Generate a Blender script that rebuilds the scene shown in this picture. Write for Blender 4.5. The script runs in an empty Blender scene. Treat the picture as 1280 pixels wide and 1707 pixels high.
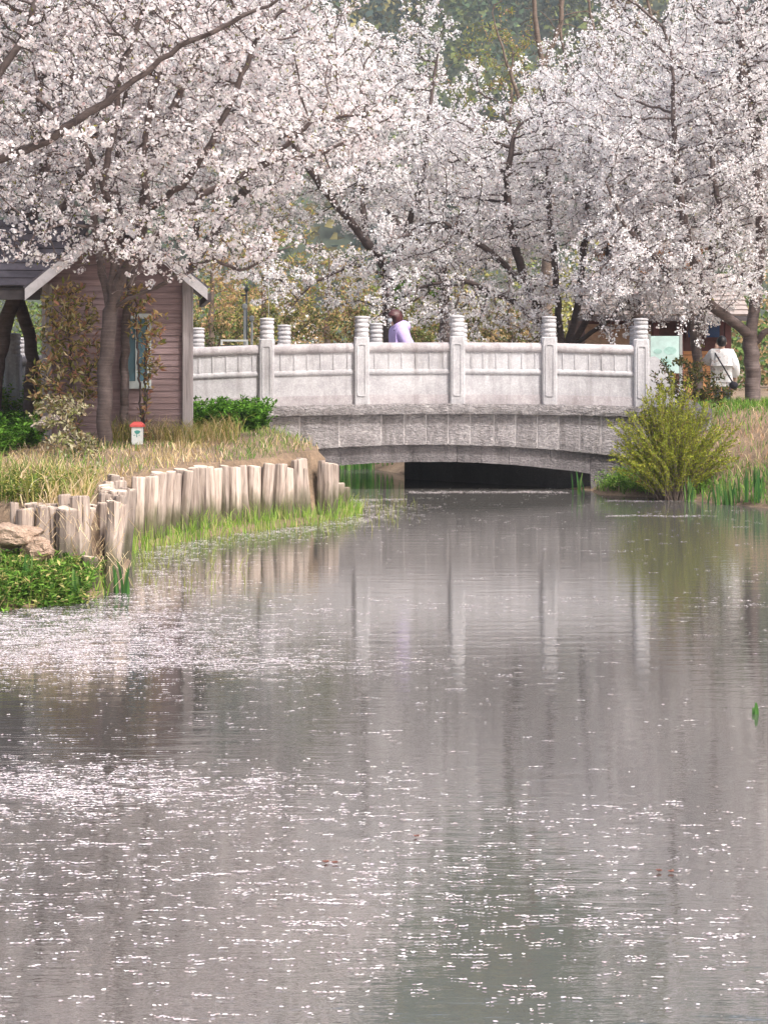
import bpy, math, random
import numpy as np
from mathutils import Vector, Matrix
R = math.radians
random.seed(7); RNG = np.random.default_rng(11)
S = bpy.context.scene
COL = S.collection

# ------------------------------------------------------------------ camera, sky, sun, exposure
F, HY, CZ = 2900.0, 600.0, 2.1          # focal length in photo pixels, horizon row, eye height over the water
cam = bpy.data.cameras.new('camera'); camo = bpy.data.objects.new('camera', cam); COL.objects.link(camo)
camo.location = (0, 0, CZ); camo.rotation_euler = (R(90), 0, 0)
cam.sensor_fit = 'HORIZONTAL'; cam.sensor_width = 36; cam.lens = 36*F/1280
cam.shift_y = -(853.5-HY)/1280; cam.clip_end = 3000
S.camera = camo
SUN_AZ, SUN_EL = R(138), R(52)           # clockwise from +Y (north); light from the right, behind the camera
world = bpy.data.worlds.new('World'); S.world = world; world.use_nodes = True
nt = world.node_tree; bg = nt.nodes['Background']
sky = nt.nodes.new('ShaderNodeTexSky'); sky.sky_type = 'NISHITA'; sky.sun_disc = False
sky.sun_elevation = SUN_EL; sky.sun_rotation = SUN_AZ
sky.air_density = 1.2; sky.dust_density = 7.0; sky.ozone_density = 1.0
nt.links.new(sky.outputs[0], bg.inputs[0]); bg.inputs[1].default_value = 0.15
sun = bpy.data.lights.new('sun', 'SUN'); suno = bpy.data.objects.new('sun', sun); COL.objects.link(suno)
sun.energy = 3.3; sun.angle = R(5.0); sun.color = (1.0, 0.98, 0.96)
sd = Vector((math.sin(SUN_AZ)*math.cos(SUN_EL), math.cos(SUN_AZ)*math.cos(SUN_EL), math.sin(SUN_EL)))
suno.rotation_euler = sd.to_track_quat('Z', 'Y').to_euler(); suno.location = sd*60
S.view_settings.view_transform = 'Standard'; S.view_settings.look = 'None'
S.view_settings.exposure = 0.84; S.view_settings.gamma = 1.0; S.view_settings.use_curve_mapping = False
S.render.engine = 'CYCLES'
S.cycles.max_bounces = 11; S.cycles.diffuse_bounces = 7; S.cycles.glossy_bounces = 3
S.cycles.transmission_bounces = 4; S.cycles.transparent_max_bounces = 6; S.cycles.volume_bounces = 0
S.cycles.use_denoising = True

# ------------------------------------------------------------------ helpers
def P(px, py, d):                        # a place in the photo at a known distance -> metres
    return np.array([(px-640)/F*d, d, CZ+(HY-py)/F*d])

ORG = {}
def tag(o, label=None, cat=None, group=None, kind=None):
    if label: o['label'] = label
    if cat: o['category'] = cat
    if group: o['group'] = group
    if kind: o['kind'] = kind
    return o
def empty(name, loc, rz=0.0):
    o = bpy.data.objects.new(name, None); COL.objects.link(o)
    o.location = loc; o.rotation_euler = (0, 0, rz); o.empty_display_size = 0.2
    ORG[o.name] = np.array(loc, float)
    return o
def org(o):
    return ORG.get(o.name, np.zeros(3)) if o else np.zeros(3)
def link(name, me, mat, parent=None, smooth=False, loc=None):
    o = bpy.data.objects.new(name, me); COL.objects.link(o)
    if mat and not me.materials: me.materials.append(mat)
    if parent: o.parent = parent
    if loc is not None: o.location = loc
    if smooth: me.shade_smooth()
    ORG[o.name] = org(parent)
    return o
def npmesh(name, V, faces_n, loops, cols=None):
    """fast mesh: V (n,3); faces_n = verts per face (int or array); loops = flat indices"""
    me = bpy.data.meshes.new(name)
    V = np.asarray(V, np.float32); loops = np.asarray(loops, np.int32).ravel()
    if np.isscalar(faces_n): tot = np.full(len(loops)//faces_n, faces_n, np.int32)
    else: tot = np.asarray(faces_n, np.int32)
    st = np.zeros(len(tot), np.int32); st[1:] = np.cumsum(tot)[:-1]
    me.vertices.add(len(V)); me.vertices.foreach_set('co', V.ravel())
    me.loops.add(len(loops)); me.loops.foreach_set('vertex_index', loops)
    me.polygons.add(len(tot)); me.polygons.foreach_set('loop_start', st)
    try: me.polygons.foreach_set('loop_total', tot)
    except Exception: pass
    if cols is not None:
        a = me.color_attributes.new('Col', 'FLOAT_COLOR', 'POINT')
        c = np.ones((len(V), 4), np.float32); c[:, :3] = cols
        a.data.foreach_set('color', c.ravel())
    me.update(calc_edges=True)
    return me

class MB:
    """collects simple solids into ONE mesh"""
    def __init__(s): s.V = []; s.Fc = []
    def add(s, verts, faces):
        b = len(s.V); s.V += [tuple(map(float, v)) for v in verts]
        s.Fc += [tuple(b+i for i in f) for f in faces]; return s
    def box(s, lo, hi, bev=0.0):
        (x0, y0, z0), (x1, y1, z1) = lo, hi
        if bev <= 0:
            v = [(x0,y0,z0),(x1,y0,z0),(x1,y1,z0),(x0,y1,z0),(x0,y0,z1),(x1,y0,z1),(x1,y1,z1),(x0,y1,z1)]
            return s.add(v, [(0,3,2,1),(4,5,6,7),(0,1,5,4),(1,2,6,5),(2,3,7,6),(3,0,4,7)])
        b = bev
        ring = lambda i, z: [(x0+i+b*0,y0+i,z)]
        oc = [(x0+b,y0),(x1-b,y0),(x1,y0+b),(x1,y1-b),(x1-b,y1),(x0+b,y1),(x0,y1-b),(x0,y0+b)]
        inn = [(x0+b,y0+b),(x1-b,y0+b),(x1-b,y0+b),(x1-b,y1-b),(x1-b,y1-b),(x0+b,y1-b),(x0+b,y1-b),(x0+b,y0+b)]
        v = [(x,y,z0) for x,y in oc]+[(x,y,z1-b) for x,y in oc]+[(x0+b,y0+b,z1),(x1-b,y0+b,z1),(x1-b,y1-b,z1),(x0+b,y1-b,z1)]
        f = [tuple(range(7,-1,-1))]+[(i,(i+1)%8,8+(i+1)%8,8+i) for i in range(8)]+[(16,17,18,19)]
        cn = {0:0,1:1,2:1,3:2,4:2,5:3,6:3,7:0}
        for i in range(8):
            a, c = cn[i], cn[(i+1)%8]
            f.append((8+i,8+(i+1)%8,16+a) if a == c else (8+i,8+(i+1)%8,16+c,16+a))
        return s.add(v, f)
    def tube(s, pts, rad, n=8, cap=True):
        pts = [Vector(p) for p in pts]; m = len(pts)
        rad = [rad]*m if np.isscalar(rad) else rad
        V = []
        t0 = None
        for i in range(m):
            t = (pts[min(i+1,m-1)]-pts[max(i-1,0)]).normalized()
            ref = Vector((0,1,0)) if abs(t.y) < 0.8 else Vector((1,0,0))
            a = t.cross(ref).normalized(); b = t.cross(a).normalized()
            for k in range(n):
                w = 2*math.pi*k/n
                V.append(pts[i]+(a*math.cos(w)+b*math.sin(w))*rad[i])
        f = [(i*n+k, i*n+(k+1)%n, (i+1)*n+(k+1)%n, (i+1)*n+k) for i in range(m-1) for k in range(n)]
        if cap: f += [tuple(range(n-1,-1,-1)), tuple((m-1)*n+k for k in range(n))]
        return s.add(V, f)
    def lathe(s, c, prof, n=16):
        V = [(c[0]+r*math.cos(2*math.pi*k/n), c[1]+r*math.sin(2*math.pi*k/n), c[2]+z) for z, r in prof for k in range(n)]
        m = len(prof)
        f = [(i*n+k, i*n+(k+1)%n, (i+1)*n+(k+1)%n, (i+1)*n+k) for i in range(m-1) for k in range(n)]
        f += [tuple(range(n-1,-1,-1)), tuple((m-1)*n+k for k in range(n))]
        return s.add(V, f)
    def prism(s, poly, ax, a0, a1):
        """poly of 2-D points extruded along axis ax ('x','y','z') from a0 to a1"""
        def p(u, v, a): return {'y': (u, a, v), 'x': (a, u, v), 'z': (u, v, a)}[ax]
        n = len(poly); V = [p(u, v, a0) for u, v in poly]+[p(u, v, a1) for u, v in poly]
        f = [tuple(range(n)), tuple(range(2*n-1, n-1, -1))]+[(i, n+i, n+(i+1)%n, (i+1)%n) for i in range(n)]
        return s.add(V, f)
    def mesh(s, name, off=(0,0,0), fix=True):
        me = bpy.data.meshes.new(name)
        o = np.asarray(off, float)
        me.from_pydata([(v[0]-o[0], v[1]-o[1], v[2]-o[2]) for v in s.V], [], s.Fc); me.update()
        if fix:
            import bmesh
            bm = bmesh.new(); bm.from_mesh(me); bmesh.ops.recalc_face_normals(bm, faces=bm.faces); bm.to_mesh(me); bm.free()
        return me
    def build(s, name, mat, parent=None, smooth=False, local=False):
        me = s.mesh(name, (0,0,0) if local else org(parent))
        return link(name, me, mat, parent, smooth)

# ------------------------------------------------------------------ materials
def mat_new(name):
    m = bpy.data.materials.new(name); m.use_nodes = True
    n = m.node_tree; b = n.nodes['Principled BSDF']
    return m, n, b
def N(n, t, **kw):
    x = n.nodes.new(t)
    for k, v in kw.items(): setattr(x, k, v)
    return x
def coords(n, scale=(1,1,1), kind='Object'):
    tc = N(n, 'ShaderNodeTexCoord'); mp = N(n, 'ShaderNodeMapping'); mp.inputs['Scale'].default_value = scale
    n.links.new(tc.outputs[kind], mp.inputs[0]); return mp.outputs[0]
def geo_coords(n, scale=(1,1,1)):
    g = N(n, 'ShaderNodeNewGeometry'); mp = N(n, 'ShaderNodeMapping'); mp.inputs['Scale'].default_value = scale
    n.links.new(g.outputs['Position'], mp.inputs[0]); return mp.outputs[0]
def noise(n, vec, scale, detail=4, rough=0.6):
    t = N(n, 'ShaderNodeTexNoise'); t.inputs['Scale'].default_value = scale
    t.inputs['Detail'].default_value = detail; t.inputs['Roughness'].default_value = rough
    n.links.new(vec, t.inputs['Vector']); return t.outputs[0]
def ramp(n, fac, stops):
    r = N(n, 'ShaderNodeValToRGB'); el = r.color_ramp.elements
    while len(el) < len(stops): el.new(0.5)
    for e, (p, c) in zip(el, stops): e.position = p; e.color = (*c, 1)
    n.links.new(fac, r.inputs[0]); return r.outputs[0]
def mix(n, fac, a, b, mode='MIX'):
    m = N(n, 'ShaderNodeMix', data_type='RGBA', blend_type=mode)
    for i, v in ((0, fac), (6, a), (7, b)):
        if isinstance(v, (int, float)): m.inputs[i].default_value = v
        elif isinstance(v, tuple): m.inputs[i].default_value = (*v, 1)
        else: n.links.new(v, m.inputs[i])
    return m.outputs[2]
def bump(n, b, h, strength, dist=0.02):
    bp = N(n, 'ShaderNodeBump'); bp.inputs['Strength'].default_value = strength; bp.inputs['Distance'].default_value = dist
    n.links.new(h, bp.inputs['Height']); n.links.new(bp.outputs[0], b.inputs['Normal'])
def island_value(n, lo, hi):
    oi = N(n, 'ShaderNodeObjectInfo'); mr = N(n, 'ShaderNodeMapRange')
    mr.inputs[3].default_value = lo; mr.inputs[4].default_value = hi
    n.links.new(oi.outputs['Random'], mr.inputs[0]); return mr.outputs[0]
def vary(n, col, lo, hi):
    hs = N(n, 'ShaderNodeHueSaturation'); n.links.new(island_value(n, lo, hi), hs.inputs['Value'])
    n.links.new(col, hs.inputs['Color']); return hs.outputs[0]

def stone_mat(name, c1, c2, stain, stain_amt=0.5, bumps=0.35, fine=34, chisel=0.0, vr=(0.92, 1.06)):
    m, n, b = mat_new(name); g = geo_coords(n)
    sp = ramp(n, noise(n, g, fine, 3, 0.7), [(0.28, tuple(x*(0.72 if chisel else 0.86) for x in c1)), (0.5, c1), (0.74, c2)])
    big = ramp(n, noise(n, g, 2.3, 5, 0.65), [(0.35, (0,0,0)), (0.65, (1,1,1))])
    gs = geo_coords(n, (7, 7, 0.8))
    streak = ramp(n, noise(n, gs, 1.0, 4, 0.6), [(0.50, (0,0,0)), (0.72, (1,1,1))])
    a = mix(n, 0.30, sp, big, 'SOFT_LIGHT')
    mf = N(n, 'ShaderNodeMath', operation='MULTIPLY'); n.links.new(streak, mf.inputs[0]); mf.inputs[1].default_value = stain_amt
    c = mix(n, mf.outputs[0], a, stain)
    n.links.new(vary(n, c, *vr), b.inputs['Base Color']); b.inputs['Roughness'].default_value = 0.85
    h = noise(n, g, 40, 5, 0.7)
    if chisel:
        w = N(n, 'ShaderNodeTexNoise'); w.inputs['Scale'].default_value = 1.0; w.inputs['Detail'].default_value = 4; w.inputs['Distortion'].default_value = 1.2
        n.links.new(geo_coords(n, (11, 11, 30)), w.inputs['Vector'])
        ad = N(n, 'ShaderNodeMath', operation='MULTIPLY_ADD'); n.links.new(w.outputs[0], ad.inputs[0]); ad.inputs[1].default_value = chisel; n.links.new(h, ad.inputs[2]); h = ad.outputs[0]
    bump(n, b, h, bumps, 0.03 if not chisel else 0.05)
    return m
def plain(name, c, rough=0.7, var=0.12, sc=14, bmp=0.0, vr=(0.95, 1.05), metal=0.0, scale=(1,1,1)):
    m, n, b = mat_new(name); g = geo_coords(n, scale)
    nz = noise(n, g, sc, 5, 0.65)
    col = ramp(n, nz, [(0.3, tuple(max(0, x*(1-var*1.6)) for x in c)), (0.55, c), (0.75, tuple(min(1, x*(1+var)) for x in c))])
    n.links.new(vary(n, col, *vr), b.inputs['Base Color'])
    b.inputs['Roughness'].default_value = rough; b.inputs['Metallic'].default_value = metal
    if bmp: bump(n, b, nz, bmp, 0.02)
    return m
def leaf_mat(name, trans=0.35, rough=0.7, spec=0.15):
    """colour comes from each leaf's or petal's own colour; light shines through it a little"""
    m, n, b = mat_new(name); at = N(n, 'ShaderNodeAttribute', attribute_name='Col')
    n.links.new(at.outputs['Color'], b.inputs['Base Color']); b.inputs['Roughness'].default_value = rough
    b.inputs['Specular IOR Level'].default_value = spec
    tr = N(n, 'ShaderNodeBsdfTranslucent'); n.links.new(at.outputs['Color'], tr.inputs[0])
    mx = N(n, 'ShaderNodeMixShader'); mx.inputs[0].default_value = trans
    n.links.new(b.outputs[0], mx.inputs[1]); n.links.new(tr.outputs[0], mx.inputs[2])
    n.links.new(mx.outputs[0], n.nodes['Material Output'].inputs[0])
    return m
def wood_mat(name, c1, c2, dark, scale=(30, 30, 2.0), vr=(0.8, 1.15), bmp=0.5, foot=False):
    m, n, b = mat_new(name); o = coords(n, scale)
    oi = N(n, 'ShaderNodeObjectInfo')
    va = N(n, 'ShaderNodeVectorMath', operation='ADD'); n.links.new(o, va.inputs[0])
    cx = N(n, 'ShaderNodeCombineXYZ'); ml = N(n, 'ShaderNodeMath', operation='MULTIPLY'); ml.inputs[1].default_value = 37.0
    n.links.new(oi.outputs['Random'], ml.inputs[0]); n.links.new(ml.outputs[0], cx.inputs[0]); n.links.new(ml.outputs[0], cx.inputs[2])
    n.links.new(cx.outputs[0], va.inputs[1])
    gr = noise(n, va.outputs[0], 1.0, 5, 0.65)
    col = ramp(n, gr, [(0.28, dark), (0.45, c1), (0.68, c2)])
    st = ramp(n, noise(n, va.outputs[0], 0.35, 3, 0.5), [(0.55, (0,0,0)), (0.75, (1,1,1))])
    mf = N(n, 'ShaderNodeMath', operation='MULTIPLY'); n.links.new(st, mf.inputs[0]); mf.inputs[1].default_value = 0.45
    col = mix(n, mf.outputs[0], col, dark)
    if foot:
        sx = N(n, 'ShaderNodeSeparateXYZ'); n.links.new(geo_coords(n), sx.inputs[0])
        nn = noise(n, geo_coords(n, (9, 9, 3)), 1.0, 3); ad = N(n, 'ShaderNodeMath', operation='MULTIPLY_ADD'); n.links.new(nn, ad.inputs[0]); ad.inputs[1].default_value = -0.5; n.links.new(sx.outputs[2], ad.inputs[2])
        wet = ramp(n, ad.outputs[0], [(0.0, (1,1,1)), (0.22, (0,0,0))]); col = mix(n, wet, col, (0.085,0.075,0.04))
        ck = ramp(n, noise(n, geo_coords(n, (30, 30, 1.1)), 1.0, 2, 0.4), [(0.30, (1,1,1)), (0.37, (0,0,0))]); col = mix(n, ck, col, (0.06,0.04,0.03))
    n.links.new(vary(n, col, *vr), b.inputs['Base Color']); b.inputs['Roughness'].default_value = 0.8
    bump(n, b, gr, bmp, 0.015)
    return m
def bark_mat(name, c, pale, ring=9.0):
    m, n, b = mat_new(name); g = geo_coords(n, (2.0, 2.0, 26.0))
    nz = noise(n, g, 1.2, 5, 0.7); nb = noise(n, geo_coords(n), 7, 5, 0.7)
    col = ramp(n, nz, [(0.32, tuple(x*0.55 for x in c)), (0.52, c), (0.72, pale)])
    col = mix(n, 0.5, col, ramp(n, nb, [(0.3, tuple(x*0.6 for x in c)), (0.7, pale)]))
    n.links.new(col, b.inputs['Base Color']); b.inputs['Roughness'].default_value = 0.8
    bump(n, b, nz, 0.5, 0.02)
    return m

M = {}
M['granite'] = stone_mat('granite', (0.37,0.36,0.376), (0.465,0.452,0.468), (0.18,0.165,0.165), 0.58, 0.2)
M['granite_rail'] = stone_mat('granite_rail', (0.345,0.318,0.330), (0.43,0.40,0.41), (0.17,0.14,0.14), 0.6, 0.35)
M['granite_rough'] = stone_mat('granite_rough', (0.315,0.29,0.295), (0.46,0.425,0.43), (0.13,0.115,0.11), 0.45, 1.0, 24, 2.4, (0.88, 1.12))
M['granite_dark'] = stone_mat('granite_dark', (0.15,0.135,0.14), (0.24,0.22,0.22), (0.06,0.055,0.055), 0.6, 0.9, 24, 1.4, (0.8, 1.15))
M['mortar'] = stone_mat('mortar', (0.34,0.315,0.315), (0.43,0.40,0.40), (0.25,0.22,0.21), 0.4, 0.4)
M['shade_toned_wet_stone'] = stone_mat('shade_toned_wet_stone', (0.018,0.017,0.019), (0.032,0.030,0.031), (0.009,0.009,0.009), 0.5, 0.8)  # wet stone, its near-black colour also painting in the shade under the arch
M['log'] = wood_mat('log_wood', (0.30,0.235,0.197), (0.44,0.365,0.315), (0.12,0.085,0.07), vr=(0.58, 1.15), foot=True)
M['log_end'] = wood_mat('log_end', (0.50,0.40,0.32), (0.62,0.53,0.44), (0.30,0.22,0.17), (18,18,18), (0.85,1.1), 0.3)
M['siding'] = wood_mat('siding', (0.22,0.15,0.152), (0.285,0.20,0.203), (0.135,0.09,0.092), (1.6, 30, 30), (0.88, 1.1), 0.3)
M['post_wood'] = wood_mat('post_wood', (0.26,0.23,0.235), (0.36,0.32,0.32), (0.11,0.09,0.09), (40,40,1.5), (0.95,1.05), 0.5)
M['roofing'] = plain('roofing', (0.085,0.075,0.092), 0.75, 0.2, 10, 0.2, (0.85, 1.15))
M['barge'] = plain('barge', (0.50,0.48,0.50), 0.6, 0.12, 9, 0.1)
M['dark_beam'] = plain('dark_beam', (0.06,0.05,0.055), 0.7, 0.2, 9)
M['window_frame'] = plain('window_frame', (0.42,0.46,0.46), 0.5, 0.08, 9)
M['glass'] = plain('glass', (0.10,0.18,0.22), 0.08, 0.1, 3)
M['bark'] = bark_mat('bark', (0.078,0.055,0.051), (0.185,0.14,0.13))
M['bark_dark'] = bark_mat('bark_dark', (0.055,0.038,0.035), (0.12,0.088,0.08))
M['bark_brown'] = bark_mat('bark_brown', (0.12,0.085,0.065), (0.20,0.15,0.12))
M['blossom'] = leaf_mat('blossom', 0.47, 0.7, 0.1)
M['leaf'] = leaf_mat('leaf', 0.38, 0.75, 0.12)
M['grass'] = leaf_mat('grass', 0.35, 0.6, 0.2)
M['far_leaf'] = leaf_mat('far_leaf', 0.2, 0.8, 0.05)
M['petal'] = leaf_mat('petal', 0.2, 0.6, 0.2)
M['red_paint'] = plain('red_paint', (0.62,0.10,0.09), 0.5, 0.08, 20)
M['white_paint'] = plain('white_paint', (0.74,0.76,0.74), 0.55, 0.06, 20)
M['green_print'] = plain('green_print', (0.08,0.32,0.28), 0.6, 0.08, 20)
M['rock'] = stone_mat('rock', (0.34,0.28,0.25), (0.46,0.40,0.37), (0.15,0.11,0.09), 0.5, 0.9, 30, 0.5)
M['rock_tan'] = stone_mat('rock_tan', (0.44,0.31,0.23), (0.56,0.43,0.34), (0.22,0.14,0.10), 0.5, 0.9, 30, 0.8)
M['paving'] = stone_mat('paving', (0.34,0.32,0.32), (0.44,0.42,0.42), (0.2,0.19,0.18), 0.3, 0.3)

# ------------------------------------------------------------------ ground
LEFT = [(-80,16.9),(-4.6,16.6),(-3.25,15.95),(-2.52,15.85),(-2.62,16.4),(-3.02,19.3),(-2.15,21.3),(-1.1,22.75),(-.70,23.3),(-.90,24.3),(-1.6,26.6),(-1.85,28),(-4.9,32),(-9,38),(-30,60),(-80,60)]
SHELF = [(-80,-60),(-3.7,-60),(-3.6,14.0),(-3.2,14.5),(-2.85,14.85),(-2.5,15.35),(-2.35,16.2),(-2.72,19.3),(-1.9,20.9),(-1.05,22.1),(-.35,23.6),(-.4,24.6),(-1.6,27),(-80,27)]
RIGHT = [(80,-60),(5.4,-60),(5.7,12),(5.75,24),(5.1,25.2),(4.3,26.4),(3.35,27.1),(3.33,28),(.36,32),(-.6,34.5),(-5,42),(-30,64),(80,64)]
def sdf(poly, X, Y):
    """signed distance, positive inside"""
    X = np.asarray(X, float); Y = np.asarray(Y, float)
    d = np.full(X.shape, 1e9); ins = np.zeros(X.shape, bool); n = len(poly)
    for i in range(n):
        x0, y0 = poly[i]; x1, y1 = poly[(i+1) % n]
        ex, ey = x1-x0, y1-y0; wx, wy = X-x0, Y-y0
        t = np.clip((wx*ex+wy*ey)/(ex*ex+ey*ey), 0, 1)
        d = np.minimum(d, np.hypot(wx-ex*t, wy-ey*t))
        if y0 != y1:
            c = ((y0 > Y) != (y1 > Y)) & (X < (x1-x0)*(Y-y0)/(y1-y0)+x0); ins ^= c
    return np.where(ins, d, -d)
def sstep(x, a, b):
    t = np.clip((x-a)/(b-a), 0, 1); return t*t*(3-2*t)
def wob(X, Y):
    return 0.5*np.sin(1.7*X+0.6*Y)+0.3*np.sin(2.9*Y-1.1*X+1)+0.2*np.sin(5.3*X+4.1*Y+2)
def hz(X, Y):
    X = np.asarray(X, float); Y = np.asarray(Y, float)
    dl, ds, dr = sdf(LEFT, X, Y), sdf(SHELF, X, Y), sdf(RIGHT, X, Y)
    w = wob(X, Y)
    z = np.full(X.shape, -0.7)
    z = z+(0.06+0.7)*sstep(ds, -0.55, 0.18)
    near = np.exp(-((X+3.5)**2/0.35+(Y-15.5)**2/0.25)); z = z+0.12*near*sstep(ds, 0, 0.3)
    back = sstep(Y, 31.5, 35)
    zl = 0.755+0.045*np.clip(Y-20, 0, 11)-0.22*back+0.035*w
    t = sstep(dl, -0.03, 0.12); z = z*(1-t)+zl*t
    zr = np.interp(dr, [-0.9,-0.1,0.05,0.45,1.2,2.4,3.2], [-0.7,-0.08,0.04,0.22,0.72,1.24,1.34])-0.42*sstep(Y, 30.5, 33)*sstep(dr, 0.5, 2)+0.03*w*sstep(dr, 0, 0.5)
    z = np.where(dr > -0.9, np.maximum(z, zr), z)
    far = sstep(Y, 42, 52); z = z*(1-far)+1.0*far
    brid = (Y > 27.9) & (Y < 31.1) & (X > -6) & (X < 5.2)
    return np.where(brid, np.minimum(z, 1.02), z)
def axis(a, b, step, lo, hi, k):
    mid = np.arange(a, b+1e-6, step)
    left = a-np.geomspace(step*1.5, a-lo, k)[::-1]; right = b+np.geomspace(step*1.5, hi-b, k)
    return np.concatenate([left, mid, right])
gx = axis(-7.5, 9.0, 0.11, -280, 280, 24); gy = axis(13.0, 37.0, 0.12, -60, 540, 26)
GX, GY = np.meshgrid(gx, gy, indexing='ij'); GZ = hz(GX, GY)
nx, ny = len(gx), len(gy)
idx = np.arange(nx*ny).reshape(nx, ny)
q = np.stack([idx[:-1,:-1], idx[1:,:-1], idx[1:,1:], idx[:-1,1:]], -1).reshape(-1, 4)
def ground_mat():
    m, n, b = mat_new('soil'); g = geo_coords(n)
    a = ramp(n, noise(n, g, 1.3, 6, 0.7), [(0.30, (0.10,0.075,0.05)), (0.48, (0.22,0.155,0.105)), (0.62, (0.30,0.22,0.15)), (0.75, (0.13,0.14,0.05))])
    f = ramp(n, noise(n, g, 22, 5, 0.75), [(0.3, (0.55,0.55,0.55)), (0.7, (1.15,1.1,1.05))])
    n.links.new(mix(n, 1.0, a, f, 'MULTIPLY'), b.inputs['Base Color']); b.inputs['Roughness'].default_value = 0.95
    bump(n, b, noise(n, g, 18, 6, 0.75), 0.8, 0.05); return m
M['soil'] = ground_mat()
gm = npmesh('ground', np.stack([GX, GY, GZ], -1).reshape(-1, 3), 4, q)
tag(link('ground', gm, M['soil'], smooth=True), 'earth banks and ground around the pond', None, None, 'structure')

# ------------------------------------------------------------------ water
def water_mat():
    m, n, b = mat_new('pond_water')
    b.inputs['Base Color'].default_value = (0.066, 0.063, 0.059, 1)
    b.inputs['Roughness'].default_value = 0.02; b.inputs['IOR'].default_value = 7.0
    b.inputs['Specular IOR Level'].default_value = 0.5
    h1 = noise(n, geo_coords(n, (1.5, 6.5, 1)), 1.0, 3, 0.55)
    h2 = noise(n, geo_coords(n, (7, 30, 1)), 1.0, 3, 0.6)
    ad = N(n, 'ShaderNodeMath', operation='MULTIPLY_ADD'); n.links.new(h2, ad.inputs[0]); ad.inputs[1].default_value = 0.28; n.links.new(h1, ad.inputs[2])
    bump(n, b, ad.outputs[0], 0.055, 0.045)
    return m
M['water'] = water_mat()
wm = npmesh('water', [(-14,-6,0),(14,-6,0),(14,46,0),(-14,46,0)], 4, [0,1,2,3])
tag(link('water', wm, M['water']), 'rippled pond water strewn with petals', None, None, 'structure')

# ------------------------------------------------------------------ leafy geometry, vectorised
def frames(Nv):
    Nv = Nv/np.maximum(np.linalg.norm(Nv, axis=1, keepdims=True), 1e-9)
    ref = np.where(np.abs(Nv[:, 2:3]) < 0.9, np.array([[0,0,1.0]]), np.array([[1.0,0,0]]))
    A = np.cross(Nv, ref); A /= np.linalg.norm(A, axis=1, keepdims=True); B = np.cross(Nv, A)
    return Nv, A, B
def flowers(C, Nv, r, col, name):
    n = len(C); Nv, A, B = frames(Nv); ph = RNG.uniform(0, 6.28, n)
    V = np.empty((n, 6, 3)); V[:, 0] = C
    for k in range(5):
        w = ph+k*2*math.pi/5; rr = (r*RNG.uniform(0.8, 1.15, n))[:, None]
        V[:, k+1] = C+rr*(A*np.cos(w)[:, None]+B*np.sin(w)[:, None])+Nv*(rr*0.38)
    b = np.arange(n)[:, None]*6
    T = np.stack([b+np.array([[0, k+1, (k+1) % 5+1]]) for k in range(5)], 1).reshape(-1)
    cc = np.repeat(col[:, None, :], 6, 1); cc[:, 0] *= np.array([0.93, 0.86, 0.86])
    return npmesh(name, V.reshape(-1, 3), 3, T, cc.reshape(-1, 3))
def leaves(C, D, Nv, L, Wd, col, name):
    """folded diamond leaves: base, two sides, tip (2 triangles)"""
    n = len(C); D = D/np.maximum(np.linalg.norm(D, axis=1, keepdims=True), 1e-9)
    Sd = np.cross(D, Nv); Sd /= np.maximum(np.linalg.norm(Sd, axis=1, keepdims=True), 1e-9)
    Up = np.cross(Sd, D); L = L[:, None]; Wd = Wd[:, None]
    V = np.stack([C, C+D*L*0.45+Sd*Wd/2+Up*Wd*0.18, C+D*L-Up*L*0.12, C+D*L*0.45-Sd*Wd/2+Up*Wd*0.18], 1)
    b = np.arange(n)[:, None]*4
    T = np.concatenate([b+np.array([[0,1,2]]), b+np.array([[0,2,3]])], 1).reshape(-1)
    return npmesh(name, V.reshape(-1, 3), 3, T, np.repeat(col, 4, 0))
def blades(C, H, lean, Wd, col, name, droop=0.35, tipcol=None):
    """grass blades: bent strips of 5 vertices"""
    n = len(C); az = RNG.uniform(0, 6.28, n); D = np.stack([np.cos(az), np.sin(az), np.zeros(n)], 1)
    fa = RNG.uniform(0, 6.28, n); Sd = np.stack([np.cos(fa), np.sin(fa)*0.6, np.zeros(n)], 1)
    H = H[:, None]; lean = lean[:, None]; Wd = Wd[:, None]; Z = np.array([[0,0,1.0]])
    mid = C+Z*H*0.58+D*H*lean*0.4; tip = C+Z*H*(1-droop*lean)+D*H*lean*1.15
    V = np.stack([C-Sd*Wd/2, C+Sd*Wd/2, mid-Sd*Wd*0.38, mid+Sd*Wd*0.38, tip], 1)
    b = np.arange(n)[:, None]*5
    T = np.concatenate([b+np.array([[0,1,3]]), b+np.array([[0,3,2]]), b+np.array([[2,3,4]])], 1).reshape(-1)
    cc = np.repeat(col[:, None, :], 5, 1)
    if tipcol is not None: cc[:, 4] = tipcol
    return npmesh(name, V.reshape(-1, 3), 3, T, cc.reshape(-1, 3))
def pal(n, cols, wts=None, j=0.12):
    cols = np.array(cols, float); k = RNG.choice(len(cols), n, p=wts)
    c = cols[k]*RNG.uniform(1-j, 1+j, (n, 1))
    return np.clip(c*RNG.uniform(1-j/3, 1+j/3, (n, 3)), 0, 0.92)
def rand_dir(n):
    v = RNG.normal(size=(n, 3)); return v/np.linalg.norm(v, axis=1, keepdims=True)

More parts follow.
